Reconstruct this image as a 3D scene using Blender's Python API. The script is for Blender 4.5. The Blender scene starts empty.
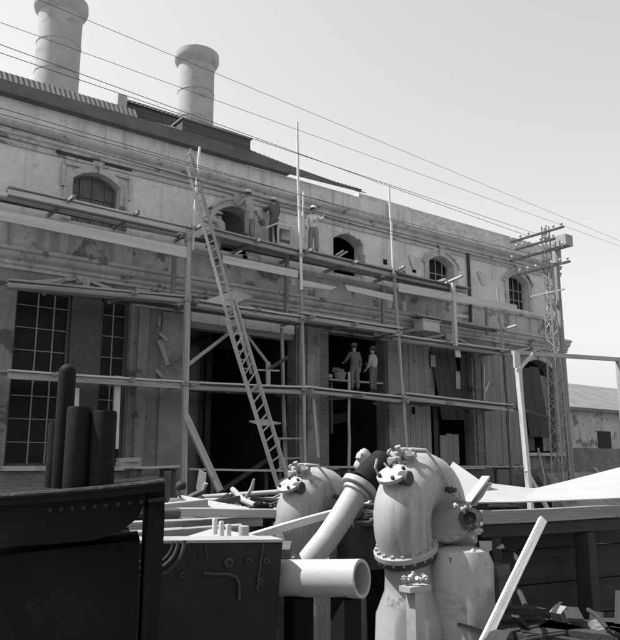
import bpy, bmesh, math, random
from mathutils import Vector, Matrix
from mathutils.geometry import tessellate_polygon
from mathutils import noise as mnoise
random.seed(11)
S = bpy.context.scene
COL = S.collection

# ------------------------------------------------------------------ camera
FPX, PITCH, YAW = 735.0, math.atan(146 / 735.0), math.radians(53.15)
EYE = Vector((0.0, -21.5, 2.0))
HEAD = Vector((math.cos(YAW), math.sin(YAW), 0)); RIGHT = Vector((math.sin(YAW), -math.cos(YAW), 0)); UP = Vector((0, 0, 1))
FWD = HEAD * math.cos(PITCH) + UP * math.sin(PITCH)
CUP = -HEAD * math.sin(PITCH) + UP * math.cos(PITCH)
cam = bpy.data.cameras.new('camera'); camo = bpy.data.objects.new('camera', cam); COL.objects.link(camo)
cam.sensor_fit = 'VERTICAL'; cam.sensor_height = 24; cam.lens = FPX / 640 * 24
cam.clip_start = 0.05; cam.clip_end = 3000
camo.matrix_world = Matrix(((RIGHT.x, CUP.x, -FWD.x, EYE.x), (RIGHT.y, CUP.y, -FWD.y, EYE.y), (RIGHT.z, CUP.z, -FWD.z, EYE.z), (0, 0, 0, 1)))
S.camera = camo

# ------------------------------------------------------------------ sky, sun, exposure
SUN_TO = Vector((-0.8, 0.6, 1.58)).normalized()           # towards the sun: high on the left, over the factory's roof
w = bpy.data.worlds.new('World'); S.world = w; w.use_nodes = True
nt = w.node_tree; nt.nodes.clear()
sky = nt.nodes.new('ShaderNodeTexSky'); sky.sky_type = 'NISHITA'; sky.sun_disc = False
sky.sun_elevation = math.asin(SUN_TO.z); sky.sun_rotation = math.atan2(SUN_TO.x, SUN_TO.y)
sky.air_density = 1.4; sky.dust_density = 1.0; sky.ozone_density = 1.0
bw = nt.nodes.new('ShaderNodeSeparateColor')                # blue-sensitive black and white film: one grey for the sky
bg = nt.nodes.new('ShaderNodeBackground'); bg.inputs['Strength'].default_value = 0.10
wo = nt.nodes.new('ShaderNodeOutputWorld')
nt.links.new(sky.outputs[0], bw.inputs[0]); nt.links.new(bw.outputs[2], bg.inputs[0]); nt.links.new(bg.outputs[0], wo.inputs[0])
sl = bpy.data.lights.new('sun', 'SUN'); sl.energy = 5.0; sl.angle = math.radians(0.5); sl.color = (1, 1, 1)
so = bpy.data.objects.new('sun', sl); COL.objects.link(so)
so.rotation_euler = (-SUN_TO).to_track_quat('-Z', 'Y').to_euler(); so.location = (-20, -10, 40)
S.view_settings.view_transform = 'Standard'; S.view_settings.look = 'None'
S.view_settings.exposure = 0.78; S.view_settings.gamma = 1; S.view_settings.use_curve_mapping = False

# ------------------------------------------------------------------ measuring the photograph (photo pixels -> real points)
def ray(px, py): return FWD * FPX + RIGHT * (px - 310) + CUP * (320 - py)
def Q(px, py, Y=0.0):
    d = ray(px, py); return EYE + d * ((Y - EYE.y) / d.y)
def D(px, py, dist):
    return EYE + ray(px, py) * (dist / FPX)
def V(*a): return Vector(a)

# ------------------------------------------------------------------ materials
def mat(name, base, var=0.25, scale=1.2, stretch=(1, 1, 1), rough=0.85, metal=0.0, bump=0.15, bscale=14,
        blotch=None, streak=None, brick=None, spec=0.3, fine=0.12):
    m = bpy.data.materials.new(name); m.use_nodes = True
    n = m.node_tree; n.nodes.clear(); N = n.nodes.new; L = n.links.new
    def math_(op, a, b=None, c=None):
        x = N('ShaderNodeMath'); x.operation = op
        for i, v in enumerate((a, b, c)):
            if v is None: continue
            if isinstance(v, (int, float)): x.inputs[i].default_value = v
            else: L(v, x.inputs[i])
        return x.outputs[0]
    at = N('ShaderNodeAttribute'); at.attribute_name = 'lc'
    def noise(sc, st=(1, 1, 1), det=6, ro=0.6, off=0):
        mp = N('ShaderNodeMapping'); mp.inputs['Scale'].default_value = st; mp.inputs['Location'].default_value = (off, off * 1.7, off * .3)
        L(at.outputs['Vector'], mp.inputs['Vector'])
        t = N('ShaderNodeTexNoise'); t.inputs['Scale'].default_value = sc; t.inputs['Detail'].default_value = det; t.inputs['Roughness'].default_value = ro
        L(mp.outputs[0], t.inputs['Vector']); return t.outputs['Fac']
    def ramp(v, a, b):
        r = N('ShaderNodeMapRange'); r.interpolation_type = 'SMOOTHSTEP'
        L(v, r.inputs['Value']); r.inputs['From Min'].default_value = a; r.inputs['From Max'].default_value = b; return r.outputs[0]
    n1 = noise(scale, stretch); n2 = noise(scale * 9, stretch, 4, 0.7, 5)
    f = math_('MULTIPLY_ADD', math_('SUBTRACT', n1, 0.5), var * 4, 1.0)
    f = math_('MULTIPLY', f, math_('MULTIPLY_ADD', math_('SUBTRACT', n2, 0.5), fine * 4, 1.0))
    val = math_('MULTIPLY', math_('MAXIMUM', f, 0.15), base)
    hgt = noise(bscale, stretch, 5, 0.65, 9)
    if brick:
        bv, bw_, bh, mortar, amount = brick
        sx = N('ShaderNodeSeparateXYZ'); L(at.outputs['Vector'], sx.inputs[0])
        cx = N('ShaderNodeCombineXYZ'); L(math_('ADD', sx.outputs[0], sx.outputs[1]), cx.inputs[0]); L(sx.outputs[2], cx.inputs[1])
        bt = N('ShaderNodeTexBrick'); bt.inputs['Scale'].default_value = 1.0
        bt.inputs['Brick Width'].default_value = bw_; bt.inputs['Row Height'].default_value = bh
        bt.inputs['Mortar Size'].default_value = 0.012; bt.inputs['Mortar Smooth'].default_value = 0.2
        bt.inputs['Color1'].default_value = (bv * .75,) * 3 + (1,); bt.inputs['Color2'].default_value = (bv * 1.2,) * 3 + (1,); bt.inputs['Mortar'].default_value = (mortar,) * 3 + (1,)
        L(cx.outputs[0], bt.inputs['Vector'])
        b2 = N('ShaderNodeRGBToBW'); L(bt.outputs['Color'], b2.inputs[0])
        bc = math_('MULTIPLY', b2.outputs[0], f)
        if amount >= 1: val = bc
        else:
            k = ramp(noise(0.55, (1, 1, .8), 7, 0.65, 21), 1.0 - amount, 1.0 - amount + .05)
            mx = N('ShaderNodeMix'); mx.data_type = 'FLOAT'; L(k, mx.inputs[0]); L(val, mx.inputs[2]); L(bc, mx.inputs[3]); val = mx.outputs[0]
        hgt = math_('SUBTRACT', hgt, math_('MULTIPLY', bt.outputs['Fac'], 0.5 * min(1, amount)))
    if blotch:                                              # patches where the skin has come away or stained
        bvv, thr, bs = blotch
        k = ramp(noise(bs, (1, 1, 1), 8, 0.68, 13), thr, thr + 0.06)
        mx = N('ShaderNodeMix'); mx.data_type = 'FLOAT'; L(k, mx.inputs[0]); L(val, mx.inputs[2])
        L(math_('MULTIPLY', f, bvv), mx.inputs[3]); val = mx.outputs[0]
        hgt = math_('MULTIPLY_ADD', k, -0.6, hgt)
    if streak:                                              # rain streaks: (strength, frequency)
        k = ramp(noise(streak[1], (1, 1, 0.045), 5, 0.62, 31), 0.5, 0.72)
        val = math_('MULTIPLY', val, math_('MULTIPLY_ADD', k, -streak[0], 1.0))
    p = N('ShaderNodeBsdfPrincipled'); o = N('ShaderNodeOutputMaterial'); L(p.outputs[0], o.inputs[0])
    cmb = N('ShaderNodeCombineColor'); [L(val, cmb.inputs[i]) for i in range(3)]
    L(cmb.outputs[0], p.inputs['Base Color']); p.inputs['Roughness'].default_value = rough; p.inputs['Metallic'].default_value = metal
    p.inputs['Specular IOR Level'].default_value = spec
    if bump:
        b = N('ShaderNodeBump'); b.inputs['Strength'].default_value = bump; b.inputs['Distance'].default_value = 0.03
        L(hgt, b.inputs['Height']); L(b.outputs[0], p.inputs['Normal'])
    return m
GR = (0.25, 6, 6)                                            # grain runs along a board's own length
M = dict(
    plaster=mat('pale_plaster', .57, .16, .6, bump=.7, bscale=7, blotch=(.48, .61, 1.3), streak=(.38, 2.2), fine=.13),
    plaster_low=mat('stained_dimmed_plaster', .20, .28, .8, bump=.6, bscale=7, blotch=(.09, .56, 1.1), streak=(.4, 2.6), fine=.2),  # stains, and a base darkened for the dimmer light lower down
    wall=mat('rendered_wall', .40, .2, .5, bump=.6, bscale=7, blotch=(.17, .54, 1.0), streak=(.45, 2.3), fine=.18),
    trim=mat('plaster_trim', .40, .22, .9, bump=.5, bscale=9, blotch=(.15, .58, 1.6), streak=(.3, 3), fine=.18),
    brick=mat('old_brick', .25, .22, 1.1, bump=.7, bscale=12, brick=(.15, .24, .085, .18, 1), fine=.15),  # brick tone lowered to carry the weaker light below the cornice
    brick_patch=mat('plaster_over_brick', .23, .22, 1.1, bump=.7, bscale=10, brick=(.15, .24, .085, .19, .45), streak=(.3, 2.5), fine=.15),  # brick here takes the same darkening for dim light
    parapet=mat('parapet_blocks', .48, .12, .6, bump=.4, bscale=10, brick=(.52, .24, .085, .50, .6), fine=.14),
    concrete=mat('new_concrete', .62, .08, .9, bump=.2, fine=.06),
    roof=mat('roof_sheet', .15, .25, .8, rough=.7, bump=.2, streak=(.3, 4)),
    fascia=mat('dark_fascia', .12, .3, 1.2, bump=.2),  # one dark base colour for the eave band
    chimney=mat('sheet_chimney', .36, .14, .9, rough=.7, bump=.15, streak=(.3, 1.6)),
    wood=mat('weathered_timber', .32, .34, 1.6, GR, bump=.6, bscale=9, fine=.26, blotch=(.17, .64, 2.5)),
    wood_grey=mat('grey_timber', .24, .36, 1.6, GR, bump=.6, bscale=9, fine=.26, blotch=(.13, .63, 2.5)),
    wood_dark=mat('dark_timber', .085, .35, 1.5, GR, bump=.5, bscale=9, fine=.25),
    wood_new=mat('fresh_timber', .46, .18, 1.6, GR, bump=.4, bscale=9, fine=.16, blotch=(.33, .66, 2.4)),
    door=mat('old_door_boards', .22, .28, 1.2, (6, 6, .3), bump=.5, bscale=8, fine=.22, blotch=(.1, .62, 1.4)),
    door_dark=mat('dark_boards', .055, .3, 1.2, (6, 6, .3), bump=.4, bscale=8),
    pole=mat('sunlit_pale_pole', .62, .16, 1.5, GR, bump=.3),  # paler than lower lengths: sunlight on the pole tops put into colour
    iron=mat('black_iron', .009, .4, 2, rough=.7, bump=.08, bscale=20, spec=.10, blotch=(.014, .58, 3)),
    iron_mid=mat('rusty_iron', .045, .4, 4, rough=.75, bump=.4, bscale=25),
    steel=mat('grey_steel', .28, .2, 3, rough=.55, bump=.1),
    cast=mat('painted_casting', .27, .15, 2.2, rough=.5, bump=.10, bscale=50, fine=.07, blotch=(.14, .62, 2.6), streak=(.4, 7), spec=.45),
    pipe=mat('pale_pipe', .30, .09, 2.5, rough=.6, bump=.12, bscale=50, fine=.06, blotch=(.26, .67, 4)),
    sheet=mat('pale_sheet', .31, .08, 1.2, rough=.6, bump=.3, bscale=3, fine=.06, blotch=(.25, .64, 2.2)),
    glass=mat('dusty_glass', .016, .4, 1.2, rough=.35, bump=0, spec=.08),
    muntin=mat('window_bar', .30, .2, 2, bump=.1),
    muntin_dark=mat('dark_window_bar', .13, .2, 2, bump=.1),
    inside=mat('dark_interior', .035, .3, .8, bump=.2),  # darkness of the rooms put into a near-black base colour
    ground=mat('yard_dirt', .13, .25, .5, bump=.6, bscale=5, fine=.25),
    rubble=mat('rubble', .24, .4, 3, bump=.6, bscale=16, fine=.2),
    skin=mat('skin', .27, .08, 6, rough=.6, bump=0), hair=mat('hair', .03, .2, 20, bump=.1),
    shirt_light=mat('light_shirt', .58, .14, 7, bump=.3, bscale=14), shirt_mid=mat('grey_shirt', .30, .16, 7, bump=.3, bscale=14),
    shirt_dark=mat('dark_jacket', .10, .2, 7, bump=.3, bscale=14), trousers=mat('grey_trousers', .22, .18, 7, bump=.3, bscale=14),
    trousers_dark=mat('dark_trousers', .11, .18, 7, bump=.3, bscale=14), straw=mat('straw_hat', .6, .1, 10), felt=mat('felt_hat', .1, .1, 10),
    shoe=mat('boot', .05, .2, 10), cloth=mat('rag', .5, .15, 5, bump=.3), wire=mat('wire', .06, .1, 3, bump=0), porcelain=mat('porcelain', .5, .1, 8, rough=.3, bump=0),
)

# ------------------------------------------------------------------ mesh builder
def fit(m, p, ax, r): m.lathe(p, ax, [(-r * 1.5, r * .45), (-r * .8, r * .5), (-r * .75, r), (r * .3, r), (r * .35, r * .6), (r * 1.3, r * .55), (r * 1.35, r * .8), (r * 1.7, r * .75)], 8)
class MB:
    def __init__(s): s.v = []; s.f = []; s.lc = []; s.smooth = []
    def _off(s): return V(random.uniform(0, 40), random.uniform(0, 40), random.uniform(0, 40))
    def add(s, vs, fs, lcs=None, sm=False):
        b = len(s.v); s.v += [Vector(v) for v in vs]; s.lc += [Vector(l) for l in (lcs or vs)]
        for f in fs: s.f.append([b + i for i in f]); s.smooth.append(sm)
        return s
    def box(s, c, size, R=None, world=False):
        c = Vector(c); R = R or Matrix.Identity(3); o = s._off(); vs = []; lc = []
        for i in (-1, 1):
            for j in (-1, 1):
                for k in (-1, 1):
                    l = V(i * size[0] / 2, j * size[1] / 2, k * size[2] / 2); p = c + R @ l; vs.append(p); lc.append(p if world else l + o)
        return s.add(vs, [(0, 1, 3, 2), (4, 6, 7, 5), (0, 4, 5, 1), (2, 3, 7, 6), (0, 2, 6, 4), (1, 5, 7, 3)], lc)
    def bb(s, x0, x1, y0, y1, z0, z1):                       # axis box sharing world texture space
        return s.box(((x0 + x1) / 2, (y0 + y1) / 2, (z0 + z1) / 2), (x1 - x0, y1 - y0, z1 - z0), world=True)
    def beam(s, p0, p1, w, h, up=UP, n=1, bow=0.0, wob=0.0):
        p0, p1 = Vector(p0), Vector(p1); a = p1 - p0; L = a.length; a.normalize()
        sd = up.cross(a)
        if sd.length < 1e-4: sd = V(1, 0, 0).cross(a)
        sd.normalize(); u = a.cross(sd); o = s._off(); vs = []; lc = []; fs = []
        for i in range(n + 1):
            t = i / n; c = p0 + a * L * t + u * (-bow * 4 * t * (1 - t)) + (sd * random.uniform(-wob, wob) + u * random.uniform(-wob, wob) if 0 < i < n else V(0, 0, 0))
            for (x, y) in ((-1, -1), (1, -1), (1, 1), (-1, 1)):
                vs.append(c + sd * (x * w / 2) + u * (y * h / 2)); lc.append(V(L * t, x * w / 2, y * h / 2) + o)
        for i in range(n):
            for k in range(4): fs.append((4 * i + k, 4 * i + (k + 1) % 4, 4 * i + 4 + (k + 1) % 4, 4 * i + 4 + k))
        fs += [(3, 2, 1, 0), tuple(4 * n + k for k in range(4))]
        return s.add(vs, fs, lc)
    def tube(s, pts, rad, n=12, caps=True, sx=1.0, world=False):
        pts = [Vector(p) for p in pts]
        rad = [rad] * len(pts) if isinstance(rad, (int, float)) else rad
        o = s._off(); vs = []; lc = []; fs = []; L = 0; prev = None; m = len(pts)
        for i, p in enumerate(pts):
            t = (pts[min(i + 1, m - 1)] - pts[max(i - 1, 0)])
            if t.length < 1e-9: t = pts[-1] - pts[0]
            t.normalize()
            if prev is None:
                a = V(0, 0, 1) if abs(t.z) < .9 else V(1, 0, 0)
                a = (a - t * a.dot(t)).normalized()
            else: a = (prev - t * prev.dot(t)).normalized()
            prev = a; b = t.cross(a)
            if i: L += (p - pts[i - 1]).length
            for k in range(n):
                an = 2 * math.pi * k / n
                vs.append(p + (a * math.cos(an) + b * math.sin(an) * sx) * rad[i]); lc.append(vs[-1].copy() if world else V(L, rad[i] * math.cos(an), rad[i] * math.sin(an)) + o)
        for i in range(m - 1):
            for k in range(n): fs.append((i * n + k, i * n + (k + 1) % n, (i + 1) * n + (k + 1) % n, (i + 1) * n + k))
        if caps: fs += [tuple(range(n))[::-1], tuple((m - 1) * n + k for k in range(n))]
        return s.add(vs, fs, lc, True)
    def lathe(s, c, axis, prof, n=24, closed=False):          # prof: (along axis, radius)
        c = Vector(c); ax = Vector(axis).normalized(); a = V(0, 0, 1) if abs(ax.z) < .9 else V(1, 0, 0)
        a = (a - ax * a.dot(ax)).normalized(); b = ax.cross(a); o = s._off(); vs = []; lc = []; fs = []; m = len(prof)
        for (t, r) in prof:
            for k in range(n):
                an = 2 * math.pi * k / n; vs.append(c + ax * t + (a * math.cos(an) + b * math.sin(an)) * r); lc.append(V(t, r * math.cos(an), r * math.sin(an)) + o)
        rng = range(m) if closed else range(m - 1)
        for i in rng:
            j = (i + 1) % m
            for k in range(n): fs.append((i * n + k, i * n + (k + 1) % n, j * n + (k + 1) % n, j * n + k))
        if not closed: fs += [tuple(range(n))[::-1], tuple((m - 1) * n + k for k in range(n))]
        return s.add(vs, fs, lc, True)
    def sweepx(s, prof, x0, x1):                               # closed (y, z) profile run along X
        m = len(prof); vs = [(x, y, z) for x in (x0, x1) for (y, z) in prof]
        fs = [(i, (i + 1) % m, m + (i + 1) % m, m + i) for i in range(m)] + [tuple(range(m))[::-1], tuple(range(m, 2 * m))]
        return s.add(vs, fs)
    def plate(s, poly, depth):                                 # 3-D polygon thickened along a vector
        m = len(poly); d = Vector(depth); poly = [Vector(p) for p in poly]; vs = poly + [p + d for p in poly]
        return s.add(vs, [tuple(range(m)), tuple(range(m, 2 * m))[::-1]] + [(i, m + i, m + (i + 1) % m, (i + 1) % m) for i in range(m)])
    def ball(s, c, r, n=10, sc=(1, 1, 1), jit=0):
        c = Vector(c); vs = []; fs = []; o = s._off(); lc = []
        for i in range(n + 1):
            th = math.pi * i / n
            for k in range(n * 2):
                ph = math.pi * k / n; q = 1 + random.uniform(-jit, jit)
                l = V(math.sin(th) * math.cos(ph) * sc[0], math.sin(th) * math.sin(ph) * sc[1], math.cos(th) * sc[2]) * r * q; vs.append(c + l); lc.append(l + o)
        for i in range(n):
            for k in range(2 * n): fs.append((i * 2 * n + k, (i + 1) * 2 * n + k, (i + 1) * 2 * n + (k + 1) % (2 * n), i * 2 * n + (k + 1) % (2 * n)))
        return s.add(vs, fs, lc, True)
    def build(s, name, m, parent=None, origin=None, bevel=0):
        me = bpy.data.meshes.new(name)
        org = Vector(origin) if origin is not None else (V(0, 0, 0) if parent is not None else sum(s.v, V(0, 0, 0)) / len(s.v))
        base = parent_origin(parent) if parent is not None else V(0, 0, 0)
        if parent is not None: org = base if origin is None else org
        me.from_pydata([v - org for v in s.v], [], s.f)
        a = me.attributes.new('lc', 'FLOAT_VECTOR', 'POINT')
        a.data.foreach_set('vector', [c for l in s.lc for c in l])
        bm = bmesh.new(); bm.from_mesh(me); bmesh.ops.remove_doubles(bm, verts=bm.verts, dist=1e-5); bmesh.ops.recalc_face_normals(bm, faces=bm.faces)
        for f in bm.faces: f.smooth = True
        bm.to_mesh(me); bm.free(); me.set_sharp_from_angle(angle=math.radians(38))
        me.materials.append(m)
        o = bpy.data.objects.new(name, me); COL.objects.link(o); o.location = org - base
        if parent is not None: o.parent = parent
        if bevel:
            b = o.modifiers.new('bevel', 'BEVEL'); b.width = bevel; b.segments = 2; b.limit_method = 'ANGLE'
        return o
def parent_origin(p):
    v = Vector(p.location)
    while p.parent is not None: p = p.parent; v = v + Vector(p.location)
    return v
def tag(o, label=None, cat=None, group=None, kind=None):
    if label: o['label'] = label
    if cat: o['category'] = cat
    if group: o['group'] = group
    if kind: o['kind'] = kind
    return o
def thing(name, loc, label, cat, group=None):
    o = bpy.data.objects.new(name, None); o.empty_display_size = .2; COL.objects.link(o); o.location = loc
    return tag(o, label, cat, group)
def jit(p, r): return Vector(p) + V(random.uniform(-r, r), random.uniform(-r, r), random.uniform(-r, r))

# ================================================================== SETTING: ground
g = MB(); R_ = 900
n = 12; xs = [-R_, -60, -20, -8, 0, 6, 12, 18, 24, 32, 45, 100, R_]; ys = [-R_, -60, -30, -20, -16, -12, -8, -4, 0, 12, 60, R_]
vs = [(x, y, 0) for y in ys for x in xs]; W_ = len(xs)
g.add(vs, [(j * W_ + i, j * W_ + i + 1, (j + 1) * W_ + i + 1, (j + 1) * W_ + i) for j in range(len(ys) - 1) for i in range(W_ - 1)])
tag(g.build('ground', M['ground'], origin=(0, 0, 0)), kind='structure')

# ================================================================== THE FACTORY
T = 0.55                                                       # wall thickness
XL, XR = -3.0, 31.9
fac = thing('factory_building', (14, 0, 0), 'long two storey rendered factory with arched upper windows, behind the scaffolding', 'building')
def arch_loop(xc, w, z0, zs, rise, n=10):                       # opening outline, counter-clockwise from lower left
    pts = [(xc - w / 2, z0), (xc + w / 2, z0)]
    for i in range(n + 1):
        t = 1 - 2 * i / n; pts.append((xc + t * w / 2, zs + rise * (1 - t * t)))
    return pts
UPW = [(7.73, 1.52), (12.82, 1.55), (18.0, 1.55), (23.28, 1.55), (28.6, 1.5)]
openings = [arch_loop(x, w_, 9.35, 10.72, .32) for x, w_ in UPW]
low = [arch_loop(7.35, 3.5, 2.0, 7.1, .0, 1), arch_loop(13.33, 4.3, 0.02, 7.06, 0, 1), arch_loop(18.4, 2.9, 2.0, 7.0, 0, 1),
       arch_loop(23.5, 3.05, 2.0, 6.98, 0, 1), arch_loop(29.75, 2.5, 2.6, 6.55, .45)]
def wall_mesh(x0, x1, z0, z1, holes, y0, y1):
    outer = [(x0, z0), (x1, z0), (x1, z1), (x0, z1)]
    loops = [outer] + [list(reversed(h)) for h in holes]
    tris = tessellate_polygon([[Vector((a, b, 0)) for a, b in l] for l in loops])
    flat = [p for l in loops for p in l]; m = MB()
    vs = [(a, y0, b) for a, b in flat] + [(a, y1, b) for a, b in flat]; k = len(flat)
    fs = [tuple(t) for t in tris] + [tuple(k + i for i in reversed(t)) for t in tris]
    s = 0
    for l in loops:
        for i in range(len(l)): fs.append((s + i, s + (i + 1) % len(l), k + s + (i + 1) % len(l), k + s + i))
        s += len(l)
    return m.add(vs, fs)
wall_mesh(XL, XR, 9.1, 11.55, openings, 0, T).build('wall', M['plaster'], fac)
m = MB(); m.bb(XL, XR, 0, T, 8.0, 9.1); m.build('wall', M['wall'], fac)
wl = wall_mesh(XL, XR, 0.0, 8.0, low, 0, T).build('wall', M['plaster_low'], fac); wl['label'] = 'stained lower storey wall, coloured darker for dim light'
m = MB(); m.bb(XL, XR, 0, T, 11.55, 12.74); m.build('wall', M['plaster'], fac)
# parapet right of the roof: blockwork, a paler patched length on its left
m = MB(); m.bb(18.6, 21.5, .01, .4, 12.74, 12.92); m.bb(21.5, XR, .01, .42, 12.74, 12.9); m.build('parapet', M['parapet'], fac)
m = MB(); m.bb(21.6, XR, -.03, .0, 12.05, 12.78)
m.build('parapet_face', M['parapet'], fac)
# other walls, floor and back of the building
m = MB(); m.bb(XR - T, XR, T, 13, 0, 12.8); m.bb(XL, XL + T, T, 13, 0, 12.7); m.bb(XL, XR, 13, 13.5, 0, 12.7); m.build('side_wall', M['wall'], fac)
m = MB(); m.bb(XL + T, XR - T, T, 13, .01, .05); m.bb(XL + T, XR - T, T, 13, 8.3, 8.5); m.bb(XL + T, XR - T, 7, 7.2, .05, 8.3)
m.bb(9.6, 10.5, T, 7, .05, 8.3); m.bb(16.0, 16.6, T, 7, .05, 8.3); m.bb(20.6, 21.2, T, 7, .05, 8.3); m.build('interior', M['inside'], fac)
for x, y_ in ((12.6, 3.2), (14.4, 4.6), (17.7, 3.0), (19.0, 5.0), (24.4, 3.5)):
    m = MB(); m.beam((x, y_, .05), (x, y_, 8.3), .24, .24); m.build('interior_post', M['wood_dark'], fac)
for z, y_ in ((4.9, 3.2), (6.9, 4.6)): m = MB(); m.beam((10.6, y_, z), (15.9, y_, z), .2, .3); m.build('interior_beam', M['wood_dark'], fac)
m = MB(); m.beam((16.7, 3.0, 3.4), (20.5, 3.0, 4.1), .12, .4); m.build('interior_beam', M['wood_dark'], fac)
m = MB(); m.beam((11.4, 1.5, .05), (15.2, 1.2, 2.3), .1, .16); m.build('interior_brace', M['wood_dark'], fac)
# string course under the parapet and its fascia bands
prof = [(0, 11.46), (-.10, 11.47), (-.10, 11.56), (-.16, 11.60), (-.16, 11.66), (-.05, 11.70), (-.05, 11.80), (-.13, 11.84), (-.20, 11.93), (-.20, 12.0), (-.0, 12.03)]
MB().sweepx(prof, XL, XR + .15).build('string_course', M['trim'], fac)
prof = [(0, 11.28), (-.05, 11.28), (-.05, 11.36), (0, 11.37)]
MB().sweepx(prof, XL, XR).build('moulding', M['trim'], fac)
m = MB()
for x0, x1 in ((6.4, 7.55), (7.95, 8.85)): m.bb(x0, x1, -.06, .0, 11.375, 11.45)
m.build('vent_grille', M['iron_mid'], fac)
# main cornice between the storeys
prof = [(0, 7.55), (-.06, 7.56), (-.06, 7.66), (-.12, 7.70), (-.12, 7.80), (-.22, 7.86), (-.28, 7.94), (-.28, 8.02), (-.36, 8.06), (-.36, 8.16), (-.0, 8.26)]
MB().sweepx(prof, XL, XR + .3).build('cornice', M['trim'], fac)
prof = [(0, 9.02), (-.07, 9.03), (-.1, 9.1), (-.1, 9.18), (0, 9.2)]
MB().sweepx(prof, XL, XR + .1).build('sill_course', M['trim'], fac)
# arched windows with surrounds
def arch_band(xc, w_, zs, rise, t, y0, y1, zb, n=14):
    m = MB(); a = [(xc - w_ / 2, zb)] + [(xc - w_ / 2 * (1 - 2 * i / n), zs + rise * (1 - (1 - 2 * i / n) ** 2)) for i in range(n + 1)] + [(xc + w_ / 2, zb)]
    b = [(xc - w_ / 2 - t, zb)] + [(xc - (w_ / 2 + t) * (1 - 2 * i / n), zs + (rise + t * .9) * (1 - (1 - 2 * i / n) ** 2) + (t * .0)) for i in range(n + 1)] + [(xc + w_ / 2 + t, zb)]
    for i in range(len(a) - 1):
        q = [a[i], a[i + 1], b[i + 1], b[i]]
        m.add([(x, y0, z) for x, z in q] + [(x, y1, z) for x, z in q], [(0, 1, 2, 3), (7, 6, 5, 4), (0, 4, 5, 1), (1, 5, 6, 2), (2, 6, 7, 3), (3, 7, 4, 0)])
    return m
def muntins(m, xs, zs, y, x0, x1, z0, ztop, r=.022):
    for x in xs: m.beam((x, y, z0), (x, y, ztop(x)), r * 2, .04)
    for z in zs: m.beam((x0, y, z), (x1, y, z), .04, r * 2)
for i, (xc, w_) in enumerate(UPW):
    s_ = arch_band(xc, w_, 10.72, .32, .26 if i != 2 else .1, -.06 if i != 2 else -.025, 0, 9.35).build('window_surround', M['trim'] if i != 2 else M['plaster'], fac)
    if i == 2: continue
    if i:
        arch_band(xc, w_ + .56, 10.72, .55, .12, -.11, -.0, 10.6).build('hood_mould', M['trim'], s_)
        m = MB(); m.plate([(xc - .12, -.14, 11.0), (xc + .12, -.14, 11.0), (xc + .17, -.14, 11.45), (xc - .17, -.14, 11.45)], (0, .14, 0)); m.build('keystone', M['trim'], s_)
    else:                                                       # eared architrave of the first window
        for sx in (-1, 1):
            m = MB(); m.bb(xc + sx * 1.08 - .05, xc + sx * 1.08 + .05, -.085, 0, 10.48, 11.08); m.bb(xc + sx * .98 - .05, xc + sx * .98 + .05, -.078, 0, 9.35, 10.38)
            m.bb(xc + sx * 1.02 - .1, xc + sx * 1.02 + .1, -.09, 0, 10.385, 10.475)
            m.bb(xc + sx * .86 - .26, xc + sx * .86 + .26, -.095, 0, 11.085, 11.17); m.build('ear_moulding', M['trim'], s_)
    if i in (1, 2): continue                                    # these two stand open
    z_top = lambda x: 10.72 + .32 * (1 - ((x - xc) / (w_ / 2)) ** 2)
    y = .3 if i != 3 else .34
    f = arch_band(xc, w_ - .16, 10.70, .27, .08, y - .03, y + .04, 9.36); f.beam((xc - w_ / 2, y, 9.39), (xc + w_ / 2, y, 9.39), .07, .07)
    muntins(f, [xc - w_ * .27, xc, xc + w_ * .27], [9.85, 10.32] if i else [10.3, 9.8], y, xc - w_ / 2, xc + w_ / 2, 9.4, z_top, .02)
    fr = f.build('arched_window', M['muntin'] if i else M['muntin_dark'], fac)
    p = MB(); p.add([(a, y + .03, b) for a, b in arch_loop(xc, w_, 9.35, 10.72, .32)], [tuple(range(13))]); p.build('pane', M['glass'] if i != 0 else mat('grey_glass', .10, .3, 2, rough=.3, bump=0), fr)
# the half opened shutter leaf in the open windows
m = MB(); m.plate([(12.05, .42, 9.36), (12.05, .42, 10.75), (12.85, .9, 10.95), (12.85, .9, 9.36)], (0, .04, 0)); m.build('casement', M['door_dark'], fac)
# plaster ornaments between the arched windows
for (px, py) in ((482, 277), (414, 262)):
    c = Q(px, py); m = MB()
    for k in range(5): m.tube([(c.x - .3 + k * .15, -.04, c.z + .22), (c.x - .2 + k * .1, -.07, c.z - .05), (c.x - .08 + k * .04, -.03, c.z - .35)], [.05, .06, .03], 8)
    m.lathe((c.x, -.0, c.z + .22), (0, -1, 0), [(0, .2), (.04, .18), (.06, .12)], 14); m.build('plaster_ornament', M['plaster'], fac)
m = MB(); m.tube([(25.0, -.09, 11.45), (25.02, -.09, 9.2), (25.0, -.09, 8.3)], .07, 10); m.build('drain_pipe', M['iron_mid'], fac)
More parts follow.
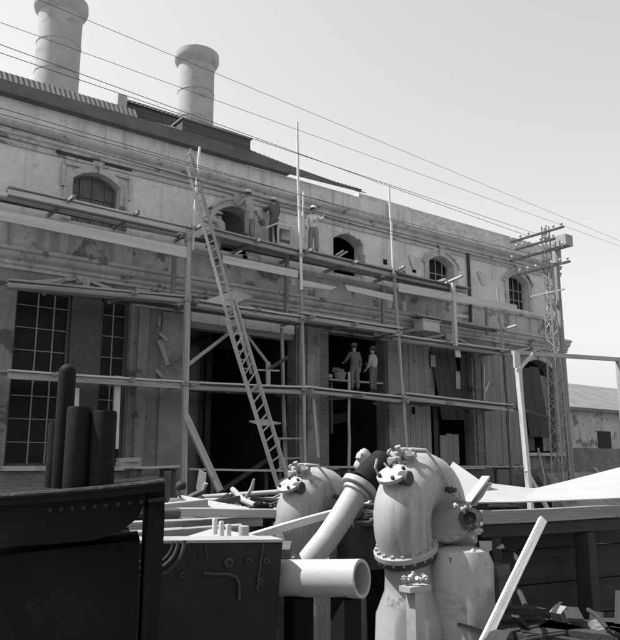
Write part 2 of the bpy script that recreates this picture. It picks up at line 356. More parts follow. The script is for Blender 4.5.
# pilasters, piers, lintel
def pier(x0, x1, z0, z1, d, mm, name='pier'):
    m = MB(); m.bb(x0, x1, -d, 0, z0, z1); return m.build(name, mm, fac, bevel=.015)
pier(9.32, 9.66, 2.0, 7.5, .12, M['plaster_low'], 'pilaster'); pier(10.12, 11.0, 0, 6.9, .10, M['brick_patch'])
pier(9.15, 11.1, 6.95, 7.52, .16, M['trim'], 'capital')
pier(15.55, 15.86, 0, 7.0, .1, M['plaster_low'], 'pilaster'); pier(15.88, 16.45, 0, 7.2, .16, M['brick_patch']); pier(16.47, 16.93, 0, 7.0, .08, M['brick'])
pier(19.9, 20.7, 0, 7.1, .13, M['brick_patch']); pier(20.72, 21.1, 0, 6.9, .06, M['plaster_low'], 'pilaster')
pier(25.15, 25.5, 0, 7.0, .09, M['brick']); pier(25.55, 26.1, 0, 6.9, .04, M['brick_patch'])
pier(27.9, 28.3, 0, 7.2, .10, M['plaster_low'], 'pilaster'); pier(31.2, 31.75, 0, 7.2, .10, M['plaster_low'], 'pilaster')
m = MB()
for k in range(4): m.bb(11.2 + k * 1.065, 11.2 + k * 1.065 + 1.05, .04, .5, 6.72, 7.05)
m.build('lintel', M['concrete'], fac, bevel=.01)
m = MB(); m.bb(11.2, 15.45, .12, .5, 6.52, 6.71); m.build('lintel', M['wood_grey'], fac)
for xc in (7.45, 12.9, 18.2, 23.5, 29.4):                        # low pediments with a keystone over each bay
    m = MB(); prof = [(-1.55, 7.2), (0, 7.52)]
    for sx in (-1, 1):
        m.plate([(xc + sx * 1.5, -.12, 7.18), (xc + sx * .22, -.12, 7.48), (xc + sx * .22, -.12, 7.58), (xc + sx * 1.5, -.12, 7.28)], (0, .12, 0))
    pd = m.build('pediment', M['trim'], fac)
    m = MB(); m.plate([(xc - .17, -.17, 7.2), (xc + .17, -.17, 7.2), (xc + .22, -.17, 7.6), (xc - .22, -.17, 7.6)], (0, .17, 0)); m.build('keystone', M['trim'], pd)
s_ = arch_band(29.75, 2.5, 6.55, .45, .3, -.07, 0, 2.6).build('window_surround', M['trim'], fac)
# sills
for x0, x1 in ((5.5, 9.2), (16.8, 20.0), (21.8, 25.3), (28.3, 31.2)):
    m = MB(); m.bb(x0, x1, -.28, 0, 1.86 if x0 < 28 else 2.45, 2.0 if x0 < 28 else 2.6); m.build('sill', M['trim'], fac, bevel=.015)
for x0, x1 in ((16.8, 31.8), (-2.9, 9.3)): m = MB(); m.bb(x0, x1, -.13, -.0, .02, 1.85); m.build('plinth', M['brick'], fac)
# tall windows on the left: two sashes and a boarded middle
f = MB(); X0, X1, Z0, Z1 = 5.6, 9.1, 2.0, 7.1; y = .3
for a, b in ((5.62, 7.26), (8.2, 9.08)):
    f.beam((a + .04, y, Z0), (a + .04, y, Z1), .08, .08); f.beam((b - .05, y, Z0), (b - .05, y, Z1), .12, .08)
    f.beam((a, y, Z0 + .04), (b, y, Z0 + .04), .08, .08); f.beam((a, y, Z1 - .04), (b, y, Z1 - .04), .08, .08)
fr = f.build('tall_window', M['wood_dark'], fac)
f = MB(); muntins(f, [6.3, 6.78], [], y, 5.62, 7.26, Z0, lambda x: Z1, .014); muntins(f, [8.62], [], y, 8.2, 9.08, Z0, lambda x: Z1, .014)
for k in range(1, 8):
    z = Z0 + k * .66; f.beam((5.62, y, z), (7.2, y, z), .03, .028); f.beam((8.22, y, z), (9.0, y, z), .03, .028)
f.build('glazing_bars', mat('pale_glazing_bar', .22, .2, 3, bump=0), fr)
p = MB(); p.bb(5.6, 9.1, .33, .34, 2.0, 7.1); p.build('pane', M['glass'], fr)
m = MB()
for k in range(4): m.beam((7.38 + k * .232, .2, 2.02), (7.38 + k * .232, .2, 7.08), .23, .05, up=V(0, 1, 0))
m.build('boarding', mat('boarded_panel', .085, .25, 1.2, (6, 6, .3), bump=.4), fac)
# boarded doors right of the middle
def boards(x0, x1, z0, z1, y, bw_, mm, name='boarded_door', lean=0.0, parent=fac):
    m = MB(); n = max(1, round((x1 - x0) / bw_))
    for k in range(n):
        a = x0 + (k + .5) * (x1 - x0) / n; t = random.uniform(-.05, .05)
        p0 = V(a, y + random.uniform(-.012, .012), z0 + random.uniform(0, .05)); p1 = V(a + lean, y + random.uniform(-.012, .012), z1 + t)
        ax = (p1 - p0).normalized(); o = V(random.uniform(0, 30), random.uniform(0, 30), random.uniform(0, 30)); hw = (x1 - x0) / n / 2 - .008
        vs = [p0 + V(sx * hw, sy * .02, 0) for sx, sy in ((-1, -1), (1, -1), (1, 1), (-1, 1))] + [p1 + V(sx * hw, sy * .02, 0) for sx, sy in ((-1, -1), (1, -1), (1, 1), (-1, 1))]
        m.add(vs, [(3, 2, 1, 0), (4, 5, 6, 7), (0, 1, 5, 4), (1, 2, 6, 5), (2, 3, 7, 6), (3, 0, 4, 7)], [v + o for v in vs])
    return m.build(name, mm, parent)
boards(20.75, 22.25, 2.0, 6.95, -.09, .3, M['door']); boards(20.78, 22.0, .2, 1.98, -.1, .3, M['wood_grey'])
boards(25.6, 27.9, 2.0, 6.9, -.07, .36, M['door']); boards(26.1, 27.8, .3, 1.98, -.08, .4, M['door'])
boards(22.0, 22.75, 4.6, 6.95, .1, .3, M['wood_grey'], 'boarding'); boards(22.95, 24.4, 3.9, 6.9, -.06, .5, M['door_dark'], 'leaning_panel', lean=-.55)
boards(23.05, 24.2, 2.02, 3.3, .2, .4, M['door'], 'boarding'); boards(22.8, 23.1, 2.02, 4.6, .3, .3, M['door_dark'], 'boarding'); boards(24.55, 25.0, 4.4, 6.9, .25, .25, M['door_dark'], 'boarding')
boards(28.9, 30.4, 3.3, 6.6, .02, .75, M['door_dark'], 'leaning_panel', lean=-.5); boards(30.3, 30.95, 2.7, 6.3, .35, .3, M['wood_grey'], 'boarding'); boards(28.55, 29.6, 2.65, 3.6, .3, .5, M['wood_dark'], 'boarding')
for px, py, w_, h_ in ((433, 361, .28, .5), (458, 380, .28, .75), (456.5, 352, .3, .35)):
    c = Q(px, py, -.14); m = MB(); m.box(c, (w_, .02, h_)); m.build('patch', M['wood'], fac)
m = MB(); c = Q(484.5, 385, -.16); m.beam(Q(484, 365, -.16), Q(484.5, 400, -.2), .07, .03, up=V(0, 1, 0)); m.beam(Q(485, 392, -.22), Q(489, 382, -.22), .1, .03, up=V(0, 1, 0)); m.build('lath', M['wood_new'], fac)
for x0, x1, z0, z1 in ((20.0, 20.3, 8.3, 8.75), (20.9, 21.1, 8.3, 8.7), (22.0, 22.2, 8.25, 8.7), (23.9, 25.3, 8.45, 8.6)):
    m = MB(); m.bb(x0, x1, -.012, -.003, z0, z1); m.build('plaster_patch', M['plaster'], fac)
m = MB(); m.bb(21.15, 21.33, -.125, -.11, 4.05, 4.35); m.build('door_hatch', M['iron'], fac)
# right-hand corner: quoins
m = MB()
for k in range(22):
    w_ = .55 if k % 2 else .38; m.bb(XR - w_, XR + .03, -.03, .3, 8.35 + k * .14 + .005, 8.35 + (k + 1) * .14 - .005)
m.build('quoin', M['trim'], fac)

# ---- roof: overhanging fascia in one dark base colour, corrugated sheet behind it, monitor
roof = MB(); roof.add([(XL - .3, .75, 13.55), (18.3, .75, 13.0), (18.3, 7, 14.4), (XL - .3, 7, 14.9), (XL - .3, .75, 13.4), (18.3, .75, 12.85), (18.3, 7, 14.2), (XL - .3, 7, 14.7)],
    [(0, 1, 2, 3), (7, 6, 5, 4), (0, 4, 5, 1), (1, 5, 6, 2), (2, 6, 7, 3), (3, 7, 4, 0)])
roof.bb(18.6, XR, .42, 13.2, 12.4, 12.6); roof.bb(XL, 18.6, 7, 13.2, 12.7, 14.3)
roof = roof.build('roof', M['roof'], fac)
m = MB(); m.plate([(XL - .3, -.30, 12.76), (15.0, -.30, 12.74), (18.75, -.30, 12.86), (15.0, -.30, 13.06), (11.9, -.30, 13.2), (XL - .3, -.30, 13.05)], (0, .06, 0))
m.bb(XL - .3, 15.0, -.24, .0, 12.745, 12.80); m.build('eave_fascia', M['fascia'], roof)
def corrugated(m, x0, x1, y, z0, z1a, z1b, pitch=.16, amp=.02, dy=0.0):
    n = int((x1 - x0) / pitch * 4); vs = []; fs = []
    for i in range(n + 1):
        x = x0 + (x1 - x0) * i / n; yy = y + amp * math.sin(2 * math.pi * i / 4); zt = z1a + (z1b - z1a) * i / n
        vs += [(x, yy, z0), (x, yy + dy, zt), (x, yy + .012, z0), (x, yy + dy + .012, zt)]
    for i in range(n):
        a = 4 * i; fs += [(a, a + 4, a + 5, a + 1), (a + 2, a + 3, a + 7, a + 6), (a + 1, a + 5, a + 7, a + 3)]
    return m.add(vs, fs)
m = MB(); corrugated(m, XL - .3, 9.05, -.12, 13.02, 13.62, 13.78, dy=.5); corrugated(m, 9.05, 10.5, -.10, 13.1, 13.5, 13.6, dy=.5); corrugated(m, 13.2, 18.6, -.2, 13.0, 13.36, 12.92, pitch=.2, dy=.15)
m.build('corrugated_sheet', mat('rusty_sheet', .085, .35, 1.0, rough=.8, bump=.2, blotch=(.15, .6, 1.5)), roof)
m = MB(); m.bb(8.85, 11.1, 1.0, 3.4, 13.4, 14.32); m.build('monitor', M['wood_dark'], roof)
m = MB(); corrugated(m, 8.7, 11.2, .9, 14.28, 14.42, 14.42, dy=.1); m.bb(8.75, 11.15, .95, 3.5, 14.325, 14.38); m.build('monitor_cap', M['roof'], roof)
m = MB(); m.bb(8.5, 8.82, .6, 1.2, 13.65, 14.3); m.bb(8.62, 8.95, .5, 1.1, 13.5, 13.78); m.build('flashing', M['chimney'], roof)
m = MB(); m.bb(10.55, 13.3, -.12, 4.4, 13.0, 13.70); m.build('chimney_base', M['wood_dark'], roof)
m = MB(); m.bb(10.5, 13.36, -.18, 4.5, 13.705, 13.76); m.build('base_cap', M['wood_grey'], roof)

# ---- chimneys behind the roof
def chimney(px, py, Y, r, ztop, label):
    c = Q(px, py, Y); c.z = 0
    t = thing('chimney', c, label, 'chimney', 'chimneys behind the factory roof')
    m = MB(); m.lathe(c, UP, [(0, r * 1.04), (10, r * 1.03), (ztop - 1.0, r * .985), (ztop - .62, r)], 40); m.build('stack', M['chimney'], t)
    m = MB(); m.lathe(c + V(0, 0, ztop), UP, [(-.62, r * 1.0), (-.55, r * 1.06), (-.4, r * 1.18), (-.28, r * 1.23), (0, r * 1.22), (0, r * .95), (-.5, r * .9)], 40, True); m.build('flared_cap', M['chimney'], t)
    for z in (ztop - 1.9, ztop - 3.2, ztop - 4.4, ztop - 5.6):
        m = MB(); m.lathe(c + V(0, 0, z), UP, [(-.03, r * .98), (-.03, r * 1.012), (.03, r * 1.012), (.03, r * .98)], 40, True); m.build('band', M['chimney'], t)
    return t
chimney(195.5, 100, 6, .82, 20.3, 'pale cylindrical chimney with a flared cap, on the box base above the roof')
chimney(57, 70, 6, .86, 20.4, 'pale chimney rising past the top, at the left end of the corrugated roof')

# ================================================================== SCAFFOLD
SY = -1.62
M['guard_grey'] = mat('grey_guard_board', .48, .16, 1.2, GR, bump=.4, fine=.16, blotch=(.34, .66, 2))
sc = thing('scaffold', (14.5, SY, 0), 'timber and pole scaffold lashed together along the whole factory front', 'scaffold')
def to_ground(a, b):                                            # carry a line on down to the yard
    a, b = Vector(a), Vector(b); d = b - a; return b + d * ((0 - b.z) / d.z) if abs(d.z) > 1e-6 else b
def pole(a, b, Ya, r, mm, down=True, square=False, Yb=None):
    p, q = Q(a[0], a[1], Ya), Q(b[0], b[1], Ya if Yb is None else Yb)
    if down: q = to_ground(p, q)
    m = MB()
    if square: m.beam(q, p, r * 2, r * 2, n=4, wob=.006)
    else:
        k = 9; m.tube([q.lerp(p, i / k) + V(random.uniform(-.015, .015), random.uniform(-.015, .015), 0) for i in range(k + 1)], [r * random.uniform(.93, 1.07) * (1.12 - .3 * i / k) for i in range(k + 1)], 10)
    return m.build('pole', mm, sc)
pole((188.5, 234), (184, 470), SY, .075, M['wood'], square=True)
pole((199.5, 147), (192, 250), SY + .12, .05, M['pole'], down=False)
pole((297, 122), (301.5, 290), SY, .05, M['pole'], down=False)
pole((300.5, 250), (305, 460), SY + .1, .06, M['wood'])
pole((389, 187), (393.5, 276), SY, .05, M['pole'], down=False)
pole((393, 262), (407, 455), SY + .1, .07, M['wood'])
pole((281.5, 328), (285.5, 455), -.42, .075, M['wood'])
pole((287, 256), (286, 318), -.75, .06, M['wood_grey'], down=False, square=True)
pole((383, 286), (383, 328), -.8, .06, M['wood_grey'], down=False, square=True)
pole((174.5, 254), (173, 298), -.8, .06, M['wood_grey'], down=False, square=True)
pole((452.5, 283), (455.5, 346), SY - .05, .075, M['wood_new'], down=False, square=True)
pole((497.5, 288), (503, 352), SY + .05, .06, M['wood'], down=False)
pole((503, 350), (511, 470), SY + .1, .06, M['wood_dark'])
pole((486, 300), (487, 335), -.8, .05, M['wood_grey'], down=False, square=True)
pole((303.5, 192), (301.5, 256), -1.2, .04, M['pole'], down=False)
pole((349, 372), (349, 470), -1.3, .055, M['wood'])
def ledger(a, b, Y, r, mm, sq=True, n=3):
    m = MB(); p, q = Q(*a, Y), Q(*b, Y)
    if sq: m.beam(p, q, r * 1.6, r * 2, n=n, wob=.008)
    else: m.tube([p.lerp(q, i / 6) + jit((0, 0, 0), .01) for i in range(7)], [r * random.uniform(.9, 1.05) for i in range(7)], 10)
    return m.build('ledger', mm, sc)
# ledgers under the decks
for a, b, Y, r, mm, sq in (((8, 192), (192, 232.5), -1.52, .075, 'guard_grey', True), ((206, 231.5), (303, 255.5), -1.5, .065, 'wood', True), ((298, 253), (396, 276), -1.5, .07, 'wood', True), ((396, 277), (466, 292), -1.45, .06, 'wood_grey', True),
        ((8, 284.5), (190, 301), -1.52, .085, 'wood', False), ((196, 305), (303, 321), -1.47, .085, 'wood', False), ((300, 317.5), (402, 333), -1.5, .07, 'wood', True), ((394, 339), (508, 355), -1.5, .075, 'wood_grey', False),
        ((8, 375.5), (187, 386.5), -1.5, .085, 'wood', True), ((184, 387), (306, 392.5), -1.5, .08, 'wood', False), ((302, 391), (408, 402), -1.5, .075, 'wood', False), ((403, 398), (512, 410), -1.5, .07, 'wood', True)):
    ledger(a, b, Y, r, M[mm], sq)
# second layer of ledgers next to the wall
for x0, x1, z in ((4.6, 10.5, 9.42), (10.6, 18.9, 9.42), (19, 23.6, 9.4), (4.6, 10.5, 7.02), (10.6, 18.9, 7.05), (19, 26, 6.9), (10.9, 15.2, 4.5), (19.2, 25.4, 4.45)):
    MBL = MB().beam((x0, -.38, z), (x1, -.38, z), .1, .12, n=3, wob=.008); MBL.build('ledger', M['wood_dark'], sc)
# putlogs: short beams running out from the wall under the decks
for x, zs in ((6.3, (9.36, 6.95, 4.42)), (8.4, (9.36, 6.95, 4.42)), (10.45, (9.35, 6.95, 4.42)), (12.6, (9.32, 6.98, 4.45)), (14.75, (9.3, 6.98, 4.47)), (16.9, (9.3, 7.02, 4.42)), (19.3, (9.3, 7.0, 4.38)), (21.6, (9.3, 6.85, 4.4)), (25.4, (6.8, 4.38))):
    for z in zs:
        m = MB(); m.beam((x + random.uniform(-.1, .1), -.02, z), (x + random.uniform(-.1, .1), -1.85 - random.uniform(0, .25), z + random.uniform(-.03, .05)), .09, .1); m.build('putlog', M['wood_grey'], sc)
for a, Ya, b, Yb, mm in (((433, 288.5), -.3, (463, 275.5), -3.2, 'wood_new'), ((494, 332), -.7, (517, 325), -3.0, 'wood_new'), ((397, 271), -1.2, (405, 266), -2.1, 'wood_new'), ((186, 230), -.9, (192, 226), -1.9, 'wood')):
    m = MB(); m.beam(Q(*a, Ya), Q(*b, Yb), .13, .07); m.build('putlog', M[mm], sc)
# guard boards nailed along the front
def board(a0, a1, b0, b1, Y, mm, name='guard_board', par=None):
    p = [Q(*a0, Y), Q(*b0, Y), Q(*b1, Y), Q(*a1, Y)]; m = MB(); L = (p[1] - p[0]).length; o = m._off(); d = V(0, .035, 0)
    lc = [V(0, 0, 0), V(L, 0, 0), V(L, 0, -.3), V(0, 0, -.3)]
    m.add(p + [q + d for q in p], [(0, 1, 2, 3), (7, 6, 5, 4), (0, 4, 5, 1), (1, 5, 6, 2), (2, 6, 7, 3), (3, 7, 4, 0)], [l + o for l in lc + [l + V(0, .035, 0) for l in lc]])
    return m.build(name, M[mm], par or sc)
board((-10, 207.5), (-10, 218), (187, 247), (187, 258), SY - .06, 'guard_grey')
board((223, 255), (223, 263), (298, 270.5), (298, 278), SY - .06, 'wood_new')
board((291, 278), (291, 284.5), (300.5, 280), (300.5, 286.5), SY + .2, 'wood_new')
board((303, 280), (303, 286), (337, 287), (331, 290), SY - .06, 'wood_new')
board((345, 284.5), (348, 290.5), (393, 295), (393, 301), SY - .06, 'wood_new')
board((399, 283), (399, 291.5), (517, 305), (517, 312), SY - .09, 'wood_new')
board((455, 347), (456, 357), (460, 348), (461, 357.5), SY + .2, 'wood_new')
# braces
def brace(a, Ya, b, Yb, w_, mm, name='brace'):
    m = MB(); m.beam(Q(*a, Ya), Q(*b, Yb), w_, w_ * .6, up=V(0, 1, 0), n=2, wob=.005); return m.build(name, M[mm], sc)
brace((185, 367), SY, (229, 333), -.1, .11, 'wood'); brace((246, 334), -.3, (270, 366), -1.0, .09, 'wood')
brace((185, 415), SY, (220, 491), -2.4, .2, 'wood'); brace((508, 405), -1.5, (557, 421), -.8, .16, 'wood_dark')
brace((268, 362), -1.0, (268, 386), -1.0, .14, 'wood', 'strut')
brace((313, 398), -1.2, (318, 458), -1.6, .12, 'wood', 'strut'); brace((117.5, 376), -1.3, (115, 449), -1.3, .17, 'wood_new', 'strut')
brace((77, 388), -1.3, (76, 420), -1.3, .12, 'wood_new', 'strut')
# rope lashings at the joints
m0 = None
for px, py, Y in ((188, 240, SY), (184.5, 384, SY), (186.5, 300, SY), (301, 255, SY), (302.5, 318, SY), (304, 390, SY), (393.5, 275, SY), (400, 333, SY), (404, 397, SY), (502, 351, SY)):
    c = Q(px, py, Y)
    m = MB()
    for k in range(4):
        ring = [c + V(.1 * math.cos(a), .1 * math.sin(a), (k - 1.5) * .035 + .03 * math.sin(a * 2 + k)) for a in [i * math.pi / 6 for i in range(13)]]; m.tube(ring, .014, 6)
    m.build('lashing', M['wood'], sc)

# ---- loose planks that make the decks: every plank is a thing
def deck(a, b, Y0, n, dname, bay, mms, z_in=0.0, wd=.27, th=.05, group=None, skip=()):
    p, q = Q(*a, Y0), Q(*b, Y0)
    names = {0: 'outermost', n - 1: 'innermost'}; mid = ['second', 'third', 'fourth', 'fifth']
    for k in range(n):
        if k in skip: continue
        y = Y0 + k * (wd + .025); s = random.uniform(-.18, .18) * (k > 0); t = random.uniform(-.2, .2) * (k > 0)
        dz = z_in * k / max(1, n - 1) + random.uniform(-.012, .012)
        m = MB(); m.beam(V(p.x + s, y, p.z + dz), V(q.x + t, y + random.uniform(-.03, .03), q.z + dz), wd, th, n=5, bow=.012, wob=.005)
        which = names.get(k, mid[k - 1] + ' from the edge') if k < n - 1 or n == 1 else names[n - 1]
        lab = f'{which} plank of {dname}, {bay}' if ' from' not in which else f'{which[:-14]} plank in on {dname}, {bay}'
        tag(m.build('scaffold_plank', M[mms[k % len(mms)]]), lab, 'plank', group or 'planks laid on the scaffold')
LB, BB, CB, DB = 'left of the long ladder', 'right of the long ladder', 'between the two tall pale poles', 'right of the right tall pole'
G1, G2, G3, G4 = 'the top deck', 'the deck under the cornice', 'the middle deck', 'the lowest walkway'
deck((8, 186.5), (190, 228), -1.5, 4, G1, LB, ['guard_grey', 'wood', 'wood_grey']); deck((213, 229), (301, 251), -1.5, 4, G1, BB, ['wood', 'wood', 'wood_grey'])
deck((298, 249), (396, 272), -1.5, 4, G1, CB, ['wood', 'wood_grey', 'wood']); deck((396, 273), (468, 288.5), -1.5, 4, G1, DB, ['wood_grey', 'wood_grey', 'wood_dark'])
deck((8, 280), (188, 297), -1.5, 4, G2, LB, ['wood', 'wood', 'wood_grey']); deck((194, 300), (303, 317), -1.5, 4, G2, BB, ['guard_grey', 'wood', 'wood_grey'])
deck((299, 313), (401, 328.5), -1.5, 4, G2, CB, ['wood_new', 'wood', 'wood_grey']); deck((394, 335), (507, 350.5), -1.5, 4, G2, DB, ['guard_grey', 'wood', 'wood'])
deck((415, 315), (504, 331), -.9, 2, 'the short raised deck', 'below the long pale guard board', ['wood', 'wood_grey'])
deck((8, 370.5), (187, 382), -1.5, 4, G3, LB, ['guard_grey', 'wood', 'wood']); deck((184, 382), (305, 387), -1.5, 4, G3, BB, ['guard_grey', 'wood', 'wood_grey'])
deck((303, 386.5), (407, 397.5), -1.5, 4, G3, CB, ['guard_grey', 'wood', 'wood_grey']); deck((403, 393), (511, 405), -1.5, 4, G3, DB, ['guard_grey', 'wood', 'wood'])
deck((134, 468), (181, 466), -1.4, 3, G4, LB, ['wood_new', 'wood']); deck((187, 469), (291, 470.5), -1.4, 3, G4, 'across the dark doorway', ['wood_new', 'wood'])
deck((308, 466.5), (404, 467), -1.4, 3, G4, CB, ['wood', 'wood_grey']); deck((404, 465.5), (521, 466.5), -1.4, 3, G4, DB, ['wood', 'wood_grey'])
m = MB(); m.plate([Q(203, 302, -1.4), Q(236, 290.5, -.5), Q(252, 297, -.35), Q(222, 308, -1.2)], (0, 0, .035)); tag(m.build('loose_board', M['guard_grey']), 'wide pale board lying tilted across the cornice deck behind the ladder', 'board')
for a, b, w_, l in (((159, 340), (168, 365), .14, 'broken grey board hanging aslant on the first pier'), ((159.5, 333), (167, 340), .1, 'short broken batten near the top of the first pier'), ((156.5, 370), (166, 380.5), .1, 'short batten leaning by the first pier just above the middle deck'), ((160, 316), (159, 326), .06, 'thin upright lath at the edge of the first pier')):
    m = MB(); m.beam(Q(*a, -.16), Q(*b, -.24), w_, .03, up=V(0, 1, 0)); tag(m.build('broken_batten', M['wood']), l, 'batten')
m = MB(); c = Q(427, 327, -.75); m.box(c, (.95, .5, .42)); m.box(c + V(0, 0, .23), (1.05, .6, .04)); tag(m.build('wooden_crate', M['guard_grey']), 'pale wooden crate on the cornice deck, right of the right tall pole', 'crate')
for a, b, l in (((336, 255), (343, 250.5), 'short pale batten poking out of the open arched window'), ((339, 256.5), (347, 251.5), 'second pale batten crossing the first in the open arched window')):
    m = MB(); m.beam(Q(*a, -.1), Q(*b, .2), .07, .05); tag(m.build('loose_batten', M['wood_new']), l, 'batten')
for px, py, w_ in ((385, 262, .2), (414, 270, .22), (208, 246, .16), (245, 258, .18)):
    c = Q(px, py, 0); m = MB(); m.box(c + V(0, .0, 0), (w_, .03, w_ * 1.1)); m.build('wall_hole', M['iron'], fac)
m = MB(); c = Q(362, 262, -1.0); m.lathe(c, UP, [(0, .11), (.24, .14), (.25, .15), (.25, .13), (.05, .1)], 14); tag(m.build('bucket', M['steel']), 'small grey bucket on the top deck below the open arched window', 'bucket')
# supports of the lowest walkway
for x in (9.0, 10.1, 11.4, 13.9, 15.3, 17.2, 19.4, 20.1, 22.5, 25.7):
    m = MB(); m.beam((x, -1.3, 0), (x, -1.3, 1.9), .1, .1); m.beam((x, -.5, 0), (x, -.5, 1.9), .1, .1); m.beam((x, -1.45, 1.89), (x, -.35, 1.89), .09, .06); m.build('trestle', M['wood_dark'], sc)

# ================================================================== LADDER
lad = thing('extension_ladder', (13, -5, 0), 'long timber extension ladder leaning steeply against the top of the scaffold', 'ladder')
def ladder_section(l0, l1, r0, r1, n, w_, mm, skip=()):
    w_ *= 1.3; s_ = MB(); s_.beam(l0, l1, w_, w_ * 1.4, n=3, wob=.004); rail = s_.build('rail', mm, lad)
    s_ = MB(); s_.beam(r0, r1, w_, w_ * 1.4, n=3, wob=.004); s_.build('rail', mm, lad)
    for k in range(n):
        t = (k + .6) / n; a = Vector(l0).lerp(Vector(l1), t); b = Vector(r0).lerp(Vector(r1), t); m = MB(); m.tube([a + (b - a) * -.06, b + (b - a) * .06], .026, 8); m.build('rung', mm, lad)
la, lb = Q(226, 318, -2.75), Q(275, 477, -4.2); ra, rb = Q(234.5, 300, -2.6), Q(288, 480, -4.2)
lg, rg = to_ground(la, lb), to_ground(ra, rb)
ladder_section(lg, la, rg, ra, 23, .055, M['wood'])
ua, ub = Q(184, 154, -1.72), Q(243, 374, -3.15); va, vb = Q(190, 149, -1.72), Q(251.5, 374, -3.15)
ladder_section(ub, ua, vb, va, 27, .05, M['wood'])

# ================================================================== PEOPLE
class Sk:
    def __init__(s): s.v = []; s.e = []; s.r = []
    def a(s, p, r, par=None):
        s.v.append(Vector(p)); s.r.append(r); i = len(s.v) - 1
        if par is not None: s.e.append((par, i))
        return i
    def build(s, name, mm, parent, M4, sub=2):
        me = bpy.data.meshes.new('sk'); me.from_pydata([M4 @ v for v in s.v], s.e, [])
        o = bpy.data.objects.new('sk', me); COL.objects.link(o)
        md = o.modifiers.new('skin', 'SKIN'); md.use_smooth_shade = True
        for i, r in enumerate(s.r):
            sv = me.skin_vertices[0].data[i]; sv.radius = (r, r); sv.use_root = (i == 0)
        ss = o.modifiers.new('ss', 'SUBSURF'); ss.levels = sub; ss.render_levels = sub
        dg = bpy.context.evaluated_depsgraph_get(); dg.update()
        me2 = bpy.data.meshes.new_from_object(o.evaluated_get(dg)); me2.name = name
        bpy.data.objects.remove(o); bpy.data.meshes.remove(me)
        a = me2.attributes.new('lc', 'FLOAT_VECTOR', 'POINT'); inv = M4.inverted(); a.data.foreach_set('vector', [c for v in me2.vertices for c in inv @ v.co])
        if name in ('shirt', 'trousers', 'waistcoat'):              # creases in the cloth
            sd_ = random.uniform(0, 50); nn = [v.normal.copy() for v in me2.vertices]
            for v, n_ in zip(me2.vertices, nn):
                q = inv @ v.co; v.co += n_ * (.016 * mnoise.noise(V(q.x * 9 + sd_, q.y * 9, q.z * 16)) + .012 * mnoise.noise(V(q.x * 22, q.y * 22 + sd_, q.z * 30)))
        me2.materials.clear(); me2.materials.append(mm)
        for p in me2.polygons: p.use_smooth = True
        ob = bpy.data.objects.new(name, me2); COL.objects.link(ob); ob.parent = parent; return ob
